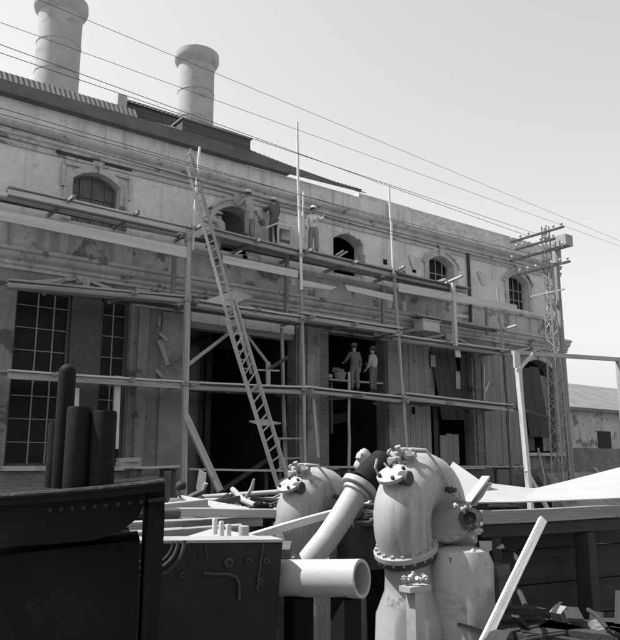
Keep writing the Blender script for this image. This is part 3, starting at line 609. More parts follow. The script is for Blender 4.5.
def person(label, loc, rz, arms, legs, shirt, trousers, hat=None, sc_=1.0, lean=0.0, look=0.0, group=None, waistcoat=None, sleeves=1.0, smock=0.0):
    """local frame: faces -Y. arms/legs: for -x side then +x side, (elbow, wrist) from the shoulder and (knee, ankle) from the hip."""
    t = thing('person', loc, label, 'person', group)
    M4 = Matrix.Rotation(rz, 4, 'Z') @ Matrix.Scale(sc_, 4)
    low = min(l[1][2] for l in legs); hz = .09 - low                # hip height so that the lower foot stands on the deck
    ln = V(0, -lean, 0); pel = V(0, 0, hz + .03); waist = pel + V(0, 0, .14) + ln * .2; chest = pel + V(0, 0, .36) + ln * .7; nk = pel + V(0, 0, .52) + ln * 1.1
    sh = [nk + V(s * .175, 0, -.055) for s in (-1, 1)]; hip = [V(s * .088, 0, hz) for s in (-1, 1)]
    hd = nk + V(0, -.02, .17) + ln * .35; lk = Matrix.Rotation(look, 3, 'Z')
    b = Sk(); i0 = b.a(pel, .12); i1 = b.a(waist, .115, i0); i2 = b.a(chest, .13, i1); i3 = b.a(nk, .06, i2)
    j = b.a(nk + V(0, -.005, .07) + ln * .1, .052, i3); h1 = b.a(hd + lk @ V(0, -.02, -.05), .068, j); h2 = b.a(hd + V(0, .01, .035), .088, h1); b.a(hd + V(0, .015, .095), .06, h2)
    b.a(hd + lk @ V(0, -.108, -.03), .011, h1)                       # nose
    for s in (-1, 1): b.a(hd + lk @ V(s * .088, .01, -.02), .012, h1)  # ears
    for k in (0, 1):
        s0 = b.a(sh[k], .058, i2); e = b.a(sh[k] + Vector(arms[k][0]), .042, s0); wv = sh[k] + Vector(arms[k][1]); wi = b.a(wv, .03, e)
        d = (wv - (sh[k] + Vector(arms[k][0]))).normalized(); sd = d.cross(V(0, -1, .3)).normalized(); dn = sd.cross(d)
        pm = b.a(wv + d * .055, .034, wi); kn = b.a(wv + d * .09, .033, pm)
        for f, (off, ln_) in enumerate(((-.033, .07), (-.011, .085), (.011, .08), (.033, .062))):
            f1 = b.a(wv + d * (.10 + ln_ * .45) + sd * off * 1.1 + dn * .006, .010, kn); b.a(wv + d * (.10 + ln_ * .85) + sd * off * 1.15 + dn * .03, .008, f1)
        t1 = b.a(wv + d * .06 - sd * .05 + dn * .015, .012, pm); b.a(wv + d * .10 - sd * .062 + dn * .035, .010, t1)
        l0 = b.a(hip[k], .085, i0); kn_ = b.a(hip[k] + Vector(legs[k][0]), .056, l0); b.a(hip[k] + Vector(legs[k][1]), .038, kn_)
    b.build('body', M['skin'], t, M4)
    c = Sk(); i0 = c.a(pel + V(0, 0, -.06 - smock), .165 + smock * .06); i1 = c.a(waist, .158, i0); i2 = c.a(chest, .168, i1); c.a(nk + V(0, 0, -.01), .088, i2)
    for k in (0, 1):
        s0 = c.a(sh[k] + V(0, 0, -.005), .085, i2); e = c.a(sh[k] + Vector(arms[k][0]), .07, s0)
        if sleeves > 0: c.a(sh[k] + Vector(arms[k][0]).lerp(Vector(arms[k][1]), .9 * sleeves), .06, e)
    c.build('shirt', M[shirt], t, M4)
    c = Sk(); i0 = c.a(pel + V(0, 0, .01), .138); c.a(pel + V(0, 0, .1), .14, i0)
    for k in (0, 1):
        l0 = c.a(hip[k] + V(0, 0, -.05), .118, i0); kn_ = c.a(hip[k] + Vector(legs[k][0]), .095, l0); an = c.a(hip[k] + Vector(legs[k][1]) + V(0, 0, -.005), .082, kn_)
    c.build('trousers', M[trousers], t, M4)
    if waistcoat:
        c = Sk(); i0 = c.a(pel + V(0, .012, .0), .172); i1 = c.a(waist + V(0, .012, 0), .166, i0); c.a(chest + V(0, .015, .05), .172, i1); c.build('waistcoat', M[waistcoat], t, M4)
    for k in (0, 1):
        f = Sk(); an = hip[k] + Vector(legs[k][1]); f0 = f.a(an + V(0, .03, -.03), .055); f1 = f.a(an + V(0, -.06, -.045), .05, f0); f.a(an + V(0, -.15, -.055), .038, f1); f.build('shoe', M['shoe'], t, M4)
    L4 = M4 @ Matrix.Translation(hd) @ Matrix.Rotation(look, 4, 'Z')
    def part(mb, name, mm):
        mb.v = [L4 @ v + Vector(loc) for v in mb.v]; return mb.build(name, M[mm], t)
    m = MB(); m.ball((0, .025, .045), .1, 8, (.98, 1.0, .95), .02); part(m, 'hair', 'hair')
    for s in (-1, 1): m = MB(); m.ball((s * .034, -.084, .005), .013, 5); part(m, 'eye', 'hair')
    if hat == 'brim': m = MB(); m.lathe((0, .01, .06), (0, .08, 1), [(0, .175), (.012, .18), (.02, .115), (.10, .1), (.12, .07)], 18); part(m, 'hat', 'straw')
    if hat == 'felt': m = MB(); m.lathe((0, .01, .06), (0, .08, 1), [(0, .155), (.012, .16), (.02, .112), (.09, .105), (.115, .08)], 18); part(m, 'hat', 'felt')
    if hat == 'cap':
        m = MB(); m.lathe((0, .01, .05), (0, .1, 1), [(0, .11), (.03, .122), (.07, .11), (.095, .06)], 16); m.box((0, -.12, .055), (.15, .09, .014)); part(m, 'cap', 'shirt_mid')
    return t
ST = ((0, 0, 0), (0, 0, 0))
STAND = (((-.02, -.02, -.42), (-.03, .0, -.82)), ((.02, -.02, -.42), (.04, .02, -.82)))
DOWN = lambda s: ((s * .06, .02, -.29), (s * .08, -.06, -.54))
G = 'workers on the scaffold'
def foot(px, py, Y): return Q(px, py, Y)
p = foot(249, 238.5, -.75)
person('worker in pale hat and smock reaching up beside the open arched window', p, math.radians(190), (((-.10, -.20, .16), (-.05, -.34, .38)), ((.08, -.16, -.22), (.06, -.36, -.10))), STAND, 'shirt_mid', 'trousers', 'brim', 1.0, .06, 0, G, smock=.3)
p = foot(274, 243.5, -.45)
person('worker in dark clothes bending to the wall behind the pale wooden stand', p, math.radians(170), (((-.08, -.18, -.2), (-.02, -.4, -.12)), ((.1, -.2, -.1), (.04, -.42, .05))), STAND, 'shirt_dark', 'trousers_dark', 'brim', .98, .05, 0, G)
p = foot(313.5, 253.5, -1.0)
person('worker in a white shirt and hat standing just right of the tall middle pole', p, math.radians(-35), (((-.10, -.05, -.27), (-.10, -.2, -.48)), ((.14, -.12, -.2), (.2, -.36, -.12))), STAND, 'shirt_light', 'trousers', 'brim', 1.0, .02, .3, G, 'shirt_mid')
p = Q(220, 262, -1.15)
person('worker in a cap climbing at the ladder, head and shoulders above the top deck', p, math.radians(200), (((-.12, -.22, .02), (-.1, -.42, .16)), ((.14, -.22, -.05), (.12, -.44, .06))), (((-.03, -.25, -.33), (-.03, -.12, -.72)), ((.03, -.05, -.42), (.04, .05, -.82))), 'shirt_mid', 'trousers', 'cap', .98, .05, 0, G)
p = foot(355, 391.5, -.95)
person('worker in a dark jacket standing on the middle deck with his back turned', p, math.radians(165), (DOWN(-1), ((.12, -.06, -.24), (.1, -.28, -.3))), STAND, 'shirt_dark', 'trousers_dark', 'felt', 1.0, .02, -.3, G, 'shirt_dark')
p = foot(373.5, 393, -.85)
person('worker with a pale shirt back and dark trousers, right of the man in the jacket', p, math.radians(200), (((-.08, -.12, -.25), (-.06, -.34, -.24)), ((.07, .0, -.29), (.06, -.16, -.5))), STAND, 'shirt_mid', 'trousers_dark', 'felt', .99, .0, .5, G)
hd_ = D(181, 487, 13); p = V(hd_.x, hd_.y, hd_.z - 1.66)
person('dark haired person half hidden behind the timber stack, by the hanging rag', p, math.radians(120), (DOWN(-1), DOWN(1)), STAND, 'shirt_dark', 'trousers_dark', None, 1.0, .0)

# ---- things on the decks
st = thing('wooden_stand', Q(284, 247, -1.0), 'pale timber stand with a pitched top, on the top deck beside the tall pole', 'stand')
def Sd(px, py, Y): return Q(px, py, Y)
for (a, b, Y) in (((273, 227), (273.5, 243), -.95), ((278, 224), (278, 245), -1.3), ((291, 227.5), (291, 248), -1.3), ((289, 228), (289, 246), -.6)):
    m = MB(); m.beam(Q(*a, Y), Q(*b, Y), .06, .06); m.build('leg', M['wood_new'], st)
m = MB(); m.plate([Q(265, 227.5, -1.25), Q(278, 222.5, -1.35), Q(279, 221.5, -.6), Q(268, 226, -.6)], (0, 0, -.05)); m.build('top_board', M['wood_new'], st)
m = MB(); m.plate([Q(278, 222.5, -1.35), Q(295, 227, -1.35), Q(294, 225.5, -.6), Q(279, 221.5, -.6)], (0, 0, -.05)); m.build('top_board', M['wood_new'], st)
for (a, b, Y) in (((278, 243), (291.5, 246.5), -1.3), ((277.5, 226.5), (292, 230), -1.31)): m = MB(); m.beam(Q(*a, Y), Q(*b, Y), .05, .06); m.build('rail', M['wood_new'], st)
m = MB(); c = Q(285, 236, -.8); m.box(c, (.5, .3, .4)); m.build('box', M['guard_grey'], st)
tb = thing('work_table', Q(290, 468, -.8), 'tall thin legged work table standing on the lowest walkway by the doorway pier', 'table')
m = MB(); m.plate([Q(277, 437.5, -1.2), Q(302, 437.5, -1.2), Q(304, 438.2, -.6), Q(281, 438.4, -.6)], (0, 0, -.06)); m.build('tabletop', M['wood'], tb)
for (a, b, Y) in (((279, 438), (280, 469), -1.15), ((300.5, 438), (302.5, 469), -1.15), ((284, 439), (285.5, 469), -.65), ((302.5, 439), (304, 469), -.65)):
    m = MB(); m.beam(Q(*a, Y), Q(*b, Y), .05, .05); m.build('leg', M['wood'], tb)
m = MB(); m.beam(Q(280, 459, -1.15), Q(302, 457.5, -1.15), .05, .05); m.build('stretcher', M['wood'], tb)
m = MB(); c = Q(291, 436.5, -.9); m.lathe(c, UP, [(0, .13), (.3, .17), (.31, .18), (.32, .16), (.27, .15)], 14); bk = tag(m.build('bucket', M['iron_mid']), 'dark bucket standing on the tall work table', 'bucket')
m = MB(); m.plate([Q(268, 369, -1.2), Q(288, 356.5, -1.2), Q(289, 358.5, -.7), Q(270, 371, -.7)], (0, 0, .04)); tag(m.build('mortar_board', M['wood_dark']), 'dark tilted mortar board propped against the inner post', 'board')
m = MB(); m.beam(Q(258, 370, -.9), Q(279, 370.8, -.9), .06, .05); tag(m.build('loose_batten', M['wood_new']), 'thin pale batten under the tilted mortar board', 'batten')
m = MB(); m.plate([Q(249, 422, -2.6), Q(266, 420.5, -1.9), Q(281, 424, -1.8), Q(262, 426, -2.5)], (0, 0, .04)); tag(m.build('loose_board', M['wood']), 'short pale board resting across the lower ladder rungs', 'board')
bn = thing('bench', Q(350, 385, .3), 'low plank bench inside the opening, behind the two workers', 'bench')
m = MB(); m.beam(Q(327, 379.5, .25), Q(390, 384.5, .25), .3, .06); m.build('seat', M['wood_new'], bn)
for px, py in ((331, 380.5), (385, 384.8)):
    m = MB(); a = Q(px, py, .3); m.beam(a, V(a.x, a.y, 3.2), .1, .1); m.build('leg', M['wood_dark'], bn)
bs = Q(339, 379, .25); t = thing('basket', bs, 'round basket of crumpled papers standing on the plank bench', 'basket')
m = MB(); m.lathe(bs, UP, [(0, .14), (.1, .2), (.22, .22), (.22, .19), (.06, .12)], 14); m.build('basket_body', M['wood'], t)
m = MB()
for k in range(6): m.box(bs + V(random.uniform(-.15, .15), random.uniform(-.1, .1), .25 + random.uniform(0, .12)), (.18, .02, .16), Matrix.Rotation(random.uniform(-.8, .8), 3, 'Y') @ Matrix.Rotation(random.uniform(-1, 1), 3, 'Z'))
pp = m.build('paper', M['sheet'], t)
m = MB(); m.box(Q(343.5, 375.5, .1), (.17, .03, .32), Matrix.Rotation(.35, 3, 'Y')); tag(m.build('paper_bag', M['sheet']), 'white paper propped on the bench right of the basket', 'paper')
m = MB(); m.ball(Q(330, 376, .2), .09, 8, (1.2, 1, .9), .08); tag(m.build('bundle', M['cloth']), 'small pale bundle on the bench left of the basket', 'bundle')

# ================================================================== POWER MAST AND WIRES
TY = -2.2
tw = thing('power_mast', Q(562, 470, TY), 'slender steel lattice power mast with insulator cross arms at the right end', 'mast')
top = Q(543.5, 226, TY); base = Q(562.5, 470, TY); base = V(top.x, TY, 0)
axis_x = lambda z: Q(543.5, 226, TY).x
zt = top.z
hw = lambda z: .30 + (.11 - .30) * z / zt
def leg_pt(i, z):
    sx, sy = ((-1, -1), (1, -1), (1, 1), (-1, 1))[i]; return V(top.x + .12 + sx * hw(z), TY + sy * hw(z), z)
for i in range(4):
    m = MB(); m.beam(leg_pt(i, 0), leg_pt(i, zt), .06, .06); m.build('leg', M['steel'], tw)
for i in range(4):
    m = MB(); z = .1; k = 0; j = (i + 1) % 4
    while z < zt - .4:
        z2 = z + hw(z) * 2.2
        a, b = (leg_pt(i, z), leg_pt(j, min(z2, zt))) if k % 2 == 0 else (leg_pt(j, z), leg_pt(i, min(z2, zt)))
        m.beam(a, b, .035, .02); m.beam(leg_pt(i, min(z2, zt)), leg_pt(j, min(z2, zt)), .03, .02) if k % 2 else None
        z = z2; k += 1
    m.build('bracing', M['steel'], tw)
INS = []
def insulator(p, par, h=.2):
    m = MB(); m.lathe(p, UP, [(0, .02), (h * .4, .02), (h * .42, .06), (h * .55, .07), (h * .6, .045), (h * .75, .06), (h * .85, .05), (h, .02)], 10); m.build('insulator', M['porcelain'], par); INS.append(p + V(0, 0, h * .8))
for (ax, ay), L0, L1, tilt in (((543, 233.5), 1.75, -1.15, .0), ((540, 243.5), 1.3, -.85, .0), ((543, 253), 1.75, -1.2, 0), ((546, 268), 1.45, -1.3, 0)):
    c = Q(ax, ay, TY); a = V(c.x - .1, TY + L0, c.z); b = V(c.x - .1, TY + L1, c.z + tilt)
    m = MB(); m.beam(a, b, .09, .09); arm = m.build('cross_arm', M['iron_mid'], tw)
    for t in (.04, .2, .36, .66, .82, .96): insulator(a.lerp(b, t) + V(0, 0, .045), arm)
c = Q(547, 293, TY); m = MB(); m.beam(c + V(0, .9, 0), c + V(0, -.9, 0), .06, .06); m.build('cross_arm', M['steel'], tw)
c = Q(554, 243, TY); m = MB(); m.box(c + V(.15, -.3, 0), (.55, .8, .5)); m.lathe(c + V(.3, .1, -.9), UP, [(0, .2), (.7, .2)], 14); m.build('transformer', M['steel'], tw)
m = MB(); a = Q(552, 256, TY + .5); m.tube([V(a.x + .35, a.y, 0), V(a.x + .3, a.y, a.z + .7)], [.16, .12], 10); m.build('post', M['wood_grey'], tw)
def wire(a, Ya, b, sag, label, r=.0095, far=2.2, name='power_line'):
    p, q = Q(a[0], a[1], Ya), (Q(*b, TY) if isinstance(b, tuple) else b); d = p - q; e = q + d * far
    pts = []
    for i in range(25):
        t = i / 24; pts.append(q.lerp(e, t) + V(0, 0, -sag * 4 * t * (1 - t)))
    m = MB(); m.tube(pts, r, 5); return tag(m.build(name, M['wire']), label, 'power line', 'overhead wires along the facade')
# each runs from an insulator on the mast towards the left, in front of the wall
wire((53, 60), -4.5, (528, 236), .1, 'uppermost dark wire crossing the sky above the left chimney foot')
wire((53, 67), -4.2, (534, 233), .1, 'dark wire just under the uppermost one, crossing the right chimney low down')
wire((53, 114), -4.0, (524, 257), .25, 'upper of the two close wires crossing the light wall below the eave')
wire((53, 119), -3.8, (530, 254), .25, 'lower of the two close wires crossing the light wall below the eave')
wire((53, 128), -3.4, (531, 272), .3, 'lowest dark wire, running just over the first arched window')
wire((180, 165), -3.2, (538, 268), .3, 'slack wire running along the string course below the others')
wire((60, 44), -7.0, (700, 275), .0, 'fainter wire high in the sky, lower of two', .006)
wire((150, 46), -7.5, (700, 274), .0, 'fainter wire high in the sky, upper of two', .006)

# ================================================================== GANTRY FRAME, RIGHT
GY = -6.5
gt = thing('timber_gantry', Q(523, 470, GY), 'rough pale timber post with a cross beam and knee brace at right', 'gantry')
m = MB(); a, b = Q(516.5, 353, GY), Q(528, 478, GY); m.beam(to_ground(a, b), a, .15, .15, n=4, wob=.01); m.build('post', M['wood_new'], gt)
m = MB(); m.beam(Q(515.5, 352, GY - .12), Q(516.5, 368, GY - .12), .22, .06, up=V(0, 1, 0)); m.build('cheek_board', M['wood_new'], gt)
m = MB(); a, b = Q(513, 352.5, GY), Q(566, 356, GY); b = a + (b - a) * 2.2; m.beam(a, b, .13, .14); m.build('beam', M['wood'], gt)
m = MB(); m.beam(V(b.x - .2, b.y, 0), V(b.x - .2, b.y, b.z), .15, .15); m.build('post', M['wood'], gt)
m = MB(); m.beam(Q(533, 354, GY - .1), Q(517.5, 371, GY - .1), .11, .05, up=V(0, 1, 0)); m.build('brace', M['wood_new'], gt)
m = MB(); m.beam(Q(526, 470, GY), to_ground(Q(526, 470, GY), Q(536, 488, GY)), .1, .1); m.build('foot_brace', M['wood_new'], gt)
# rubble and boards against the wall foot there
m = MB()
for k in range(70):
    x = random.uniform(28, 34); y = random.uniform(-2.2, -.5); h_ = max(0, 1.9 - abs(x - 31) * .25) * (1 - abs(y + 1) * .3) * random.uniform(.5, 1)
    m.ball((x, y, h_), random.uniform(.12, .3), 4, (1, .9, .6), .2)
for k in range(14):
    c = V(random.uniform(28, 33), random.uniform(-2.2, -1.2), random.uniform(.7, 2.1)); d = V(random.uniform(-1, 1), random.uniform(-.3, .3), random.uniform(-.25, .25)); m.beam(c - d, c + d, .16, .06)
m.plate([(27.6, -2.6, 0), (34.5, -2.6, 0), (33, -1.2, 1.7), (28.3, -1.2, 1.7)], (0, .5, 0))
tag(m.build('rubble_heap', M['rubble']), 'heap of broken masonry and boards below the far arched opening', 'rubble', kind='stuff')
m = MB(); m.tube([Q(538, 448, -1.5), Q(541, 463, -1.6), Q(545, 480, -1.7), Q(545, 492, -1.8)], .05, 8); tag(m.build('bent_pipe', M['steel']), 'thin bent pipe standing in the rubble heap', 'pipe')
m = MB(); m.plate([Q(488, 362, -.3), Q(496, 362, -.3), Q(500, 440, -.9), Q(488, 440, -.9)], (0, .05, 0))
yw = MB(); yw.bb(XR + .6, 60, 3.0, 3.3, 0, 3.0); tag(yw.build('yard_wall', M['brick']), 'low brick yard wall running on past the far corner of the factory', 'wall')

fs_ = thing('far_shed', (52, 14, 0), 'distant low shed with a pitched roof beyond the factory corner', 'building')
m = MB(); m.plate([(40, 8, 0), (66, 8, 0), (66, 8, 5.8), (40, 8, 5.8)], (0, 14, 0)); m.build('wall', M['wall'], fs_)
m = MB(); m.plate([(39.6, 7.5, 5.7), (39.6, 15, 8.6), (39.6, 22.5, 5.7), (39.6, 22.5, 5.9), (39.6, 15, 8.85), (39.6, 7.5, 5.9)], (27, 0, 0)); m.build('roof', M['roof'], fs_)
for x in (43, 48, 53, 58, 63): m = MB(); m.bb(x - .8, x + .8, 7.96, 7.99, 1.5, 4.4); m.build('window', M['glass'], fs_)
# ================================================================== FOREGROUND: CAST PIPE BENDS
def arc_pts(A, dv, R, s0, s1, up, n=14):
    pts = [A, A + up * (s0 * .5), A + up * s0]; c = A + up * s0 + dv * R
    for i in range(1, n + 1):
        th = math.pi * i / n; pts.append(c - dv * (R * math.cos(th)) + up * (R * math.sin(th)))
    e = pts[-1]; pts += [e - up * (s1 * .5), e - up * s1]; return pts, c
def flange(c, ax, r, par, n=14, th=.05, mm='cast', inner=.0, bolt=.02, name='flange'):
    ax = Vector(ax).normalized(); m = MB(); m.lathe(c, ax, [(-th / 2, r * .8), (-th / 2, r - .006), (-th / 2 + .006, r), (th / 2 - .006, r), (th / 2, r - .006), (th / 2, r * .8)], 48)
    f = m.build(name, M[mm], par)
    a = V(0, 0, 1) if abs(ax.z) < .9 else V(1, 0, 0); a = (a - ax * a.dot(ax)).normalized(); b = ax.cross(a)
    for k in range(n):
        an = 2 * math.pi * k / n; p = Vector(c) + (a * math.cos(an) + b * math.sin(an)) * (r * .9)
        q = MB(); q.lathe(p, ax, [(-th / 2 - bolt * 1.3, bolt * .9), (-th / 2 - .002, bolt), (th / 2 + .002, bolt), (th / 2 + bolt * 1.3, bolt * .9)], 6); q.build('bolt', M['steel'], f)
    return f
def pump(A, dv, label, R=.32, r=.235, s0=.14, s1=.10, big=True):
    nu_ = (UP * .86 - RIGHT * .17 - HEAD * .24).normalized()     # the whole bend stands tilted towards the left front
    dv = (dv - nu_ * dv.dot(nu_)).normalized(); sd = dv.cross(nu_)
    t = thing('pipe_bend', V(A.x, A.y, 0), label, 'pipe bend', 'cast pipe bends in the yard')
    pts, c = arc_pts(A, dv, R, s0, s1, nu_); m = MB(); m.tube(pts, [r * (1 + .06 * math.sin(i / len(pts) * math.pi)) for i in range(len(pts))], 44, world=True); m.build('bend', M['cast'], t)
    m = MB(); m.tube([p + dv * 0 + sd * (r * 1.03) for p in pts[1:-1]], .009, 6); m.tube([p - sd * (r * 1.03) for p in pts[1:-1]], .009, 6); m.build('casting_seam', M['cast'], t)
    flange(A, nu_, r * 1.17, t, 18, .05, bolt=.017); flange(A - nu_ * .055, nu_, r * 1.10, t, 0, .05, 'iron_mid')
    m = MB(); B = A - nu_ * .09; m.tube([B, B - nu_ * .12, B - nu_ * .2 - UP * .06, V(B.x - nu_.x * .23, B.y - nu_.y * .23, B.z - .45), V(B.x - nu_.x * .23, B.y - nu_.y * .23, 0)], [r * .9, r * .92, r * 1.0, r * 1.35, r * 1.5], 40, world=True); m.build('neck', M['cast'], t)
    E_ = pts[-1]
    flange(E_, nu_, r * 1.12, t, 16, .045, bolt=.014)
    m = MB(); B = E_ - nu_ * .03; m.tube([B, B - nu_ * .1, B - nu_ * .16 - UP * .1, V(B.x - nu_.x * .2, B.y - nu_.y * .2, B.z - .45), V(B.x - nu_.x * .2, B.y - nu_.y * .2, 0)], [r * .9, r * .95, r * 1.1, r * 1.3, r * 1.35], 40, world=True); m.build('neck', M['cast'], t)
    # nozzle plate on the front shoulder
    th = math.radians(57); nv = (-dv * math.cos(th) + nu_ * math.sin(th)); p = c + nv * (R + r * 1.03); n2 = (nv + UP * .6).normalized()
    m = MB(); m.lathe(p - n2 * .05, n2, [(0, .075), (.07, .07), (.075, .135), (.105, .135), (.105, .05)], 22); nz = m.build('nozzle', M['cast'], t)
    for k in range(4):
        an = k * math.pi / 2 + .6; q = p + n2 * .055 + (sd * math.cos(an) + n2.cross(sd) * math.sin(an)) * .105; b = MB(); b.lathe(q, n2, [(-.045, .016), (.028, .016)], 6); b.build('bolt', M['iron_mid'], nz)
    m = MB(); q = p + sd * .13 + n2 * .01; m.lathe(q, sd, [(-.06, .055), (.03, .06), (.03, .03)], 16); m.build('outlet', M['iron_mid'], t)
    # valve cluster on the crown with its long lever
    th = math.radians(78); nv = (-dv * math.cos(th) + nu_ * math.sin(th)); p = c + nv * (R + r - .01)
    m = MB(); m.lathe(p, UP, [(0, .06), (.03, .065), (.035, .035), (.09, .035), (.1, .055), (.13, .055), (.14, .02)], 14); m.tube([p + UP * .07 - sd * .1, p + UP * .075 + sd * .11], [.032, .03], 10)
    fit(m, p + UP * .07 - sd * .1, sd * -1 + UP * .6, .04); fit(m, p + UP * .085 + sd * .06 - dv * .04, -dv + UP * .8 + sd, .04); m.tube([p + UP * .07 - dv * .1, p + UP * .12 - dv * .02], .025, 8); fit(m, p + UP * .12 - dv * .08, UP - dv * .4, .036); fit(m, p + UP * .05 - dv * .03 - sd * .05, -dv - sd * .5, .05); vl = m.build('valve', M['cast'], t)
    m = MB(); k0 = p + UP * .115; m.tube([k0 - sd * .06, k0 + sd * .08 + UP * .01, k0 + sd * .17 - UP * .02 + dv * .08, k0 + sd * .25 - UP * .22 + dv * .2, k0 + sd * .285 - UP * .42 + dv * .3], [.017, .016, .013, .012, .012], 8); m.build('lever', M['steel'], vl)
    e = k0 + sd * .275 - UP * .42 + dv * .3; m = MB(); m.ball(e, .035, 6); m.tube([e - sd * .1, e + sd * .05], .022, 8); m.ball(e - sd * .07 + dv * .04, .03, 6); m.build('lug', M['iron_mid'], t)
    p = A + UP * .27 - dv * (r * .72) - sd * (r * .62) + V(0, 0, .03); nv = (-dv * .8 - sd * .7).normalized(); m = MB(); m.lathe(p, nv, [(-.06, .04), (.03, .042), (.035, .02), (.06, .02)], 12); m.ball(p + nv * .07, .03, 6); m.build('eye_bolt', M['iron_mid'], t)
    return t, E_, c, sd
DV = RIGHT * .60 + HEAD * .71 + UP * .34
e2, E2, C2, sd2 = pump(D(406, 549, 6.2), DV, 'nearer and larger pale cast pipe bend with a bolted flange, bottom centre')
e1, E1, C1, sd1 = pump(D(302, 549, 7.85), DV, 'farther pale cast pipe bend behind the slanting wooden beam', s0=.2)
# cover plate, drum and fittings on the near bend's right flank
c = D(449, 520, 6.35); ax = (-RIGHT * .42 - HEAD * .66 + UP * .62)
flange(c, ax, .225, e2, 16, .04, name='cover_plate', bolt=.014)
m = MB(); m.lathe(c - ax.normalized() * .3, ax, [(0, .16), (.28, .19)], 30); m.build('branch', M['cast'], e2)
c = D(461, 577, 6.15); m = MB(); m.lathe(V(c.x, c.y, 0), UP, [(0, .27), (c.z + .12, .27), (c.z + .22, .23), (c.z + .25, .1)], 36); m.build('drum', M['cast'], e2)
c = D(470, 519, 6.2); m = MB(); nv = (-HEAD * .8 + UP * .25 - RIGHT * .2).normalized(); m.lathe(c, nv, [(-.15, .075), (0, .08), (.02, .095), (.03, .095), (.03, .055), (-.02, .05)], 22); m.build('outlet', M['iron_mid'], e2)
for px, py, r_ in ((477, 531, .03), (474, 540, .022), (463, 509, .02), (481, 524, .018), (456, 506, .018)):
    m = MB(); fit(m, D(px, py, 6.15), V(random.uniform(-1, 1), random.uniform(-1, 1), random.uniform(-.2, 1)), r_ * 1.1); m.build('fitting', M['steel'], e2)
m = MB(); p = D(473, 555, 6.0); m.ball(p, .052, 8, (.55, .5, 1)); m.build('handle', M['sheet'], e2)
m = MB(); p = D(450, 563, 5.85); m.tube([p, p + UP * .035 + RIGHT * .01, p + UP * .04 - RIGHT * .012], .006, 6); m.build('hook', M['iron_mid'], e2)
# small cast fittings on the near edge
m = MB()
for px, py in ((404, 579), (411, 577), (419, 580), (425, 578), (409, 584)):
    p = D(px, py, 5.6); fit(m, p, V(random.uniform(-1, 1), random.uniform(-1, 1), random.uniform(0, .8)), .024)
m.box(D(415, 588, 5.6), (.22, .12, .04)); m.beam(V(*D(415, 590, 5.6)), V(D(415, 590, 5.6).x, D(415, 590, 5.6).y, 0), .1, .1); tag(m.build('gauge_fitting', M['steel']), 'small cluster of bright brass fittings at the foot of the near bend', 'fitting')

# dark machinery between and behind the bends
def casing(px, py, d, sx, sy, label, mm='iron_mid', rz=0.0):
    c = D(px, py, d); h_ = c.z; t = thing('machine_casing', V(c.x, c.y, 0), label, 'machine casing')
    R3 = Matrix.Rotation(math.atan2(RIGHT.y, RIGHT.x) + rz, 3, 'Z'); m = MB(); m.box(V(c.x, c.y, h_ / 2), (sx, sy, h_), R3); b = m.build('body', M[mm], t, bevel=.02)
    m = MB(); m.box(V(c.x, c.y, h_ - .08), (sx + .06, sy + .06, .05), R3); m.build('rim', M[mm], t, bevel=.01)
    for k in range(int(sx / .16)):
        p = V(c.x, c.y, h_ - .17) + R3 @ V(-sx / 2 + .08 + k * .16, -sy / 2 - .008, 0); q = MB(); q.lathe(p, R3 @ V(0, -1, 0), [(-.02, .018), (.01, .016)], 8); q.build('rivet', M['steel'], b)
    return t
casing(352, 517, 8.6, .75, .6, 'dark riveted machine casing between the two pale bends', 'iron')
casing(262, 530, 9.6, 1.6, .8, 'low dark machine casing behind the white can and pegs', 'iron')
casing(500, 515, 10.5, 2.0, .8, 'long dark machine casing behind the timber bench', 'iron')
casing(180, 524, 10.5, 2.2, .8, 'dark machine casing behind the timber stack', 'iron')
casing(400, 505, 13, 4.0, .8, 'far low dark casing in front of the brick plinth', 'iron')
casing(230, 512, 14.5, 4.0, .8, 'far low dark casing under the three long rails', 'iron')
random.seed(5); sh_ = [MB(), MB()]
for k in range(170):                                            # loose scrap lying over the yard and on the casings
    d = random.uniform(8.2, 12.5); px = random.uniform(180, 400); py = 466 + random.uniform(34, 66)
    if 272 < px < 350 and d < 9: continue
    p = D(px, py, d); m = sh_[k % 4 == 0]; q = random.random(); dr = V(random.uniform(-1, 1), random.uniform(-1, 1), random.uniform(-.25, .35)).normalized()
    if q < .4: L_ = random.uniform(.15, .6); m.tube([p - dr * L_, p, p + dr * L_ + UP * random.uniform(-.08, .08)], random.uniform(.012, .04), 8)
    elif q < .6: m.lathe(p, dr + UP * .8, [(-.03, .06), (-.03, .12), (.03, .12), (.03, .06)], 16, True)
    elif q < .85: L_ = random.uniform(.15, .5); m.beam(p - dr * L_, p + dr * L_, random.uniform(.05, .16), random.uniform(.02, .06))
    else: m.lathe(p, dr, [(-.08, .03), (-.06, .06), (.05, .06), (.08, .04)], 6)
tag(sh_[0].build('scrap_iron', M['iron_mid']), 'litter of dark scrap iron over the yard behind the bends', 'scrap', kind='stuff')
tag(sh_[1].build('scrap_debris', M['steel']), 'paler odds and ends lying among the dark scrap iron', 'scrap', kind='stuff')
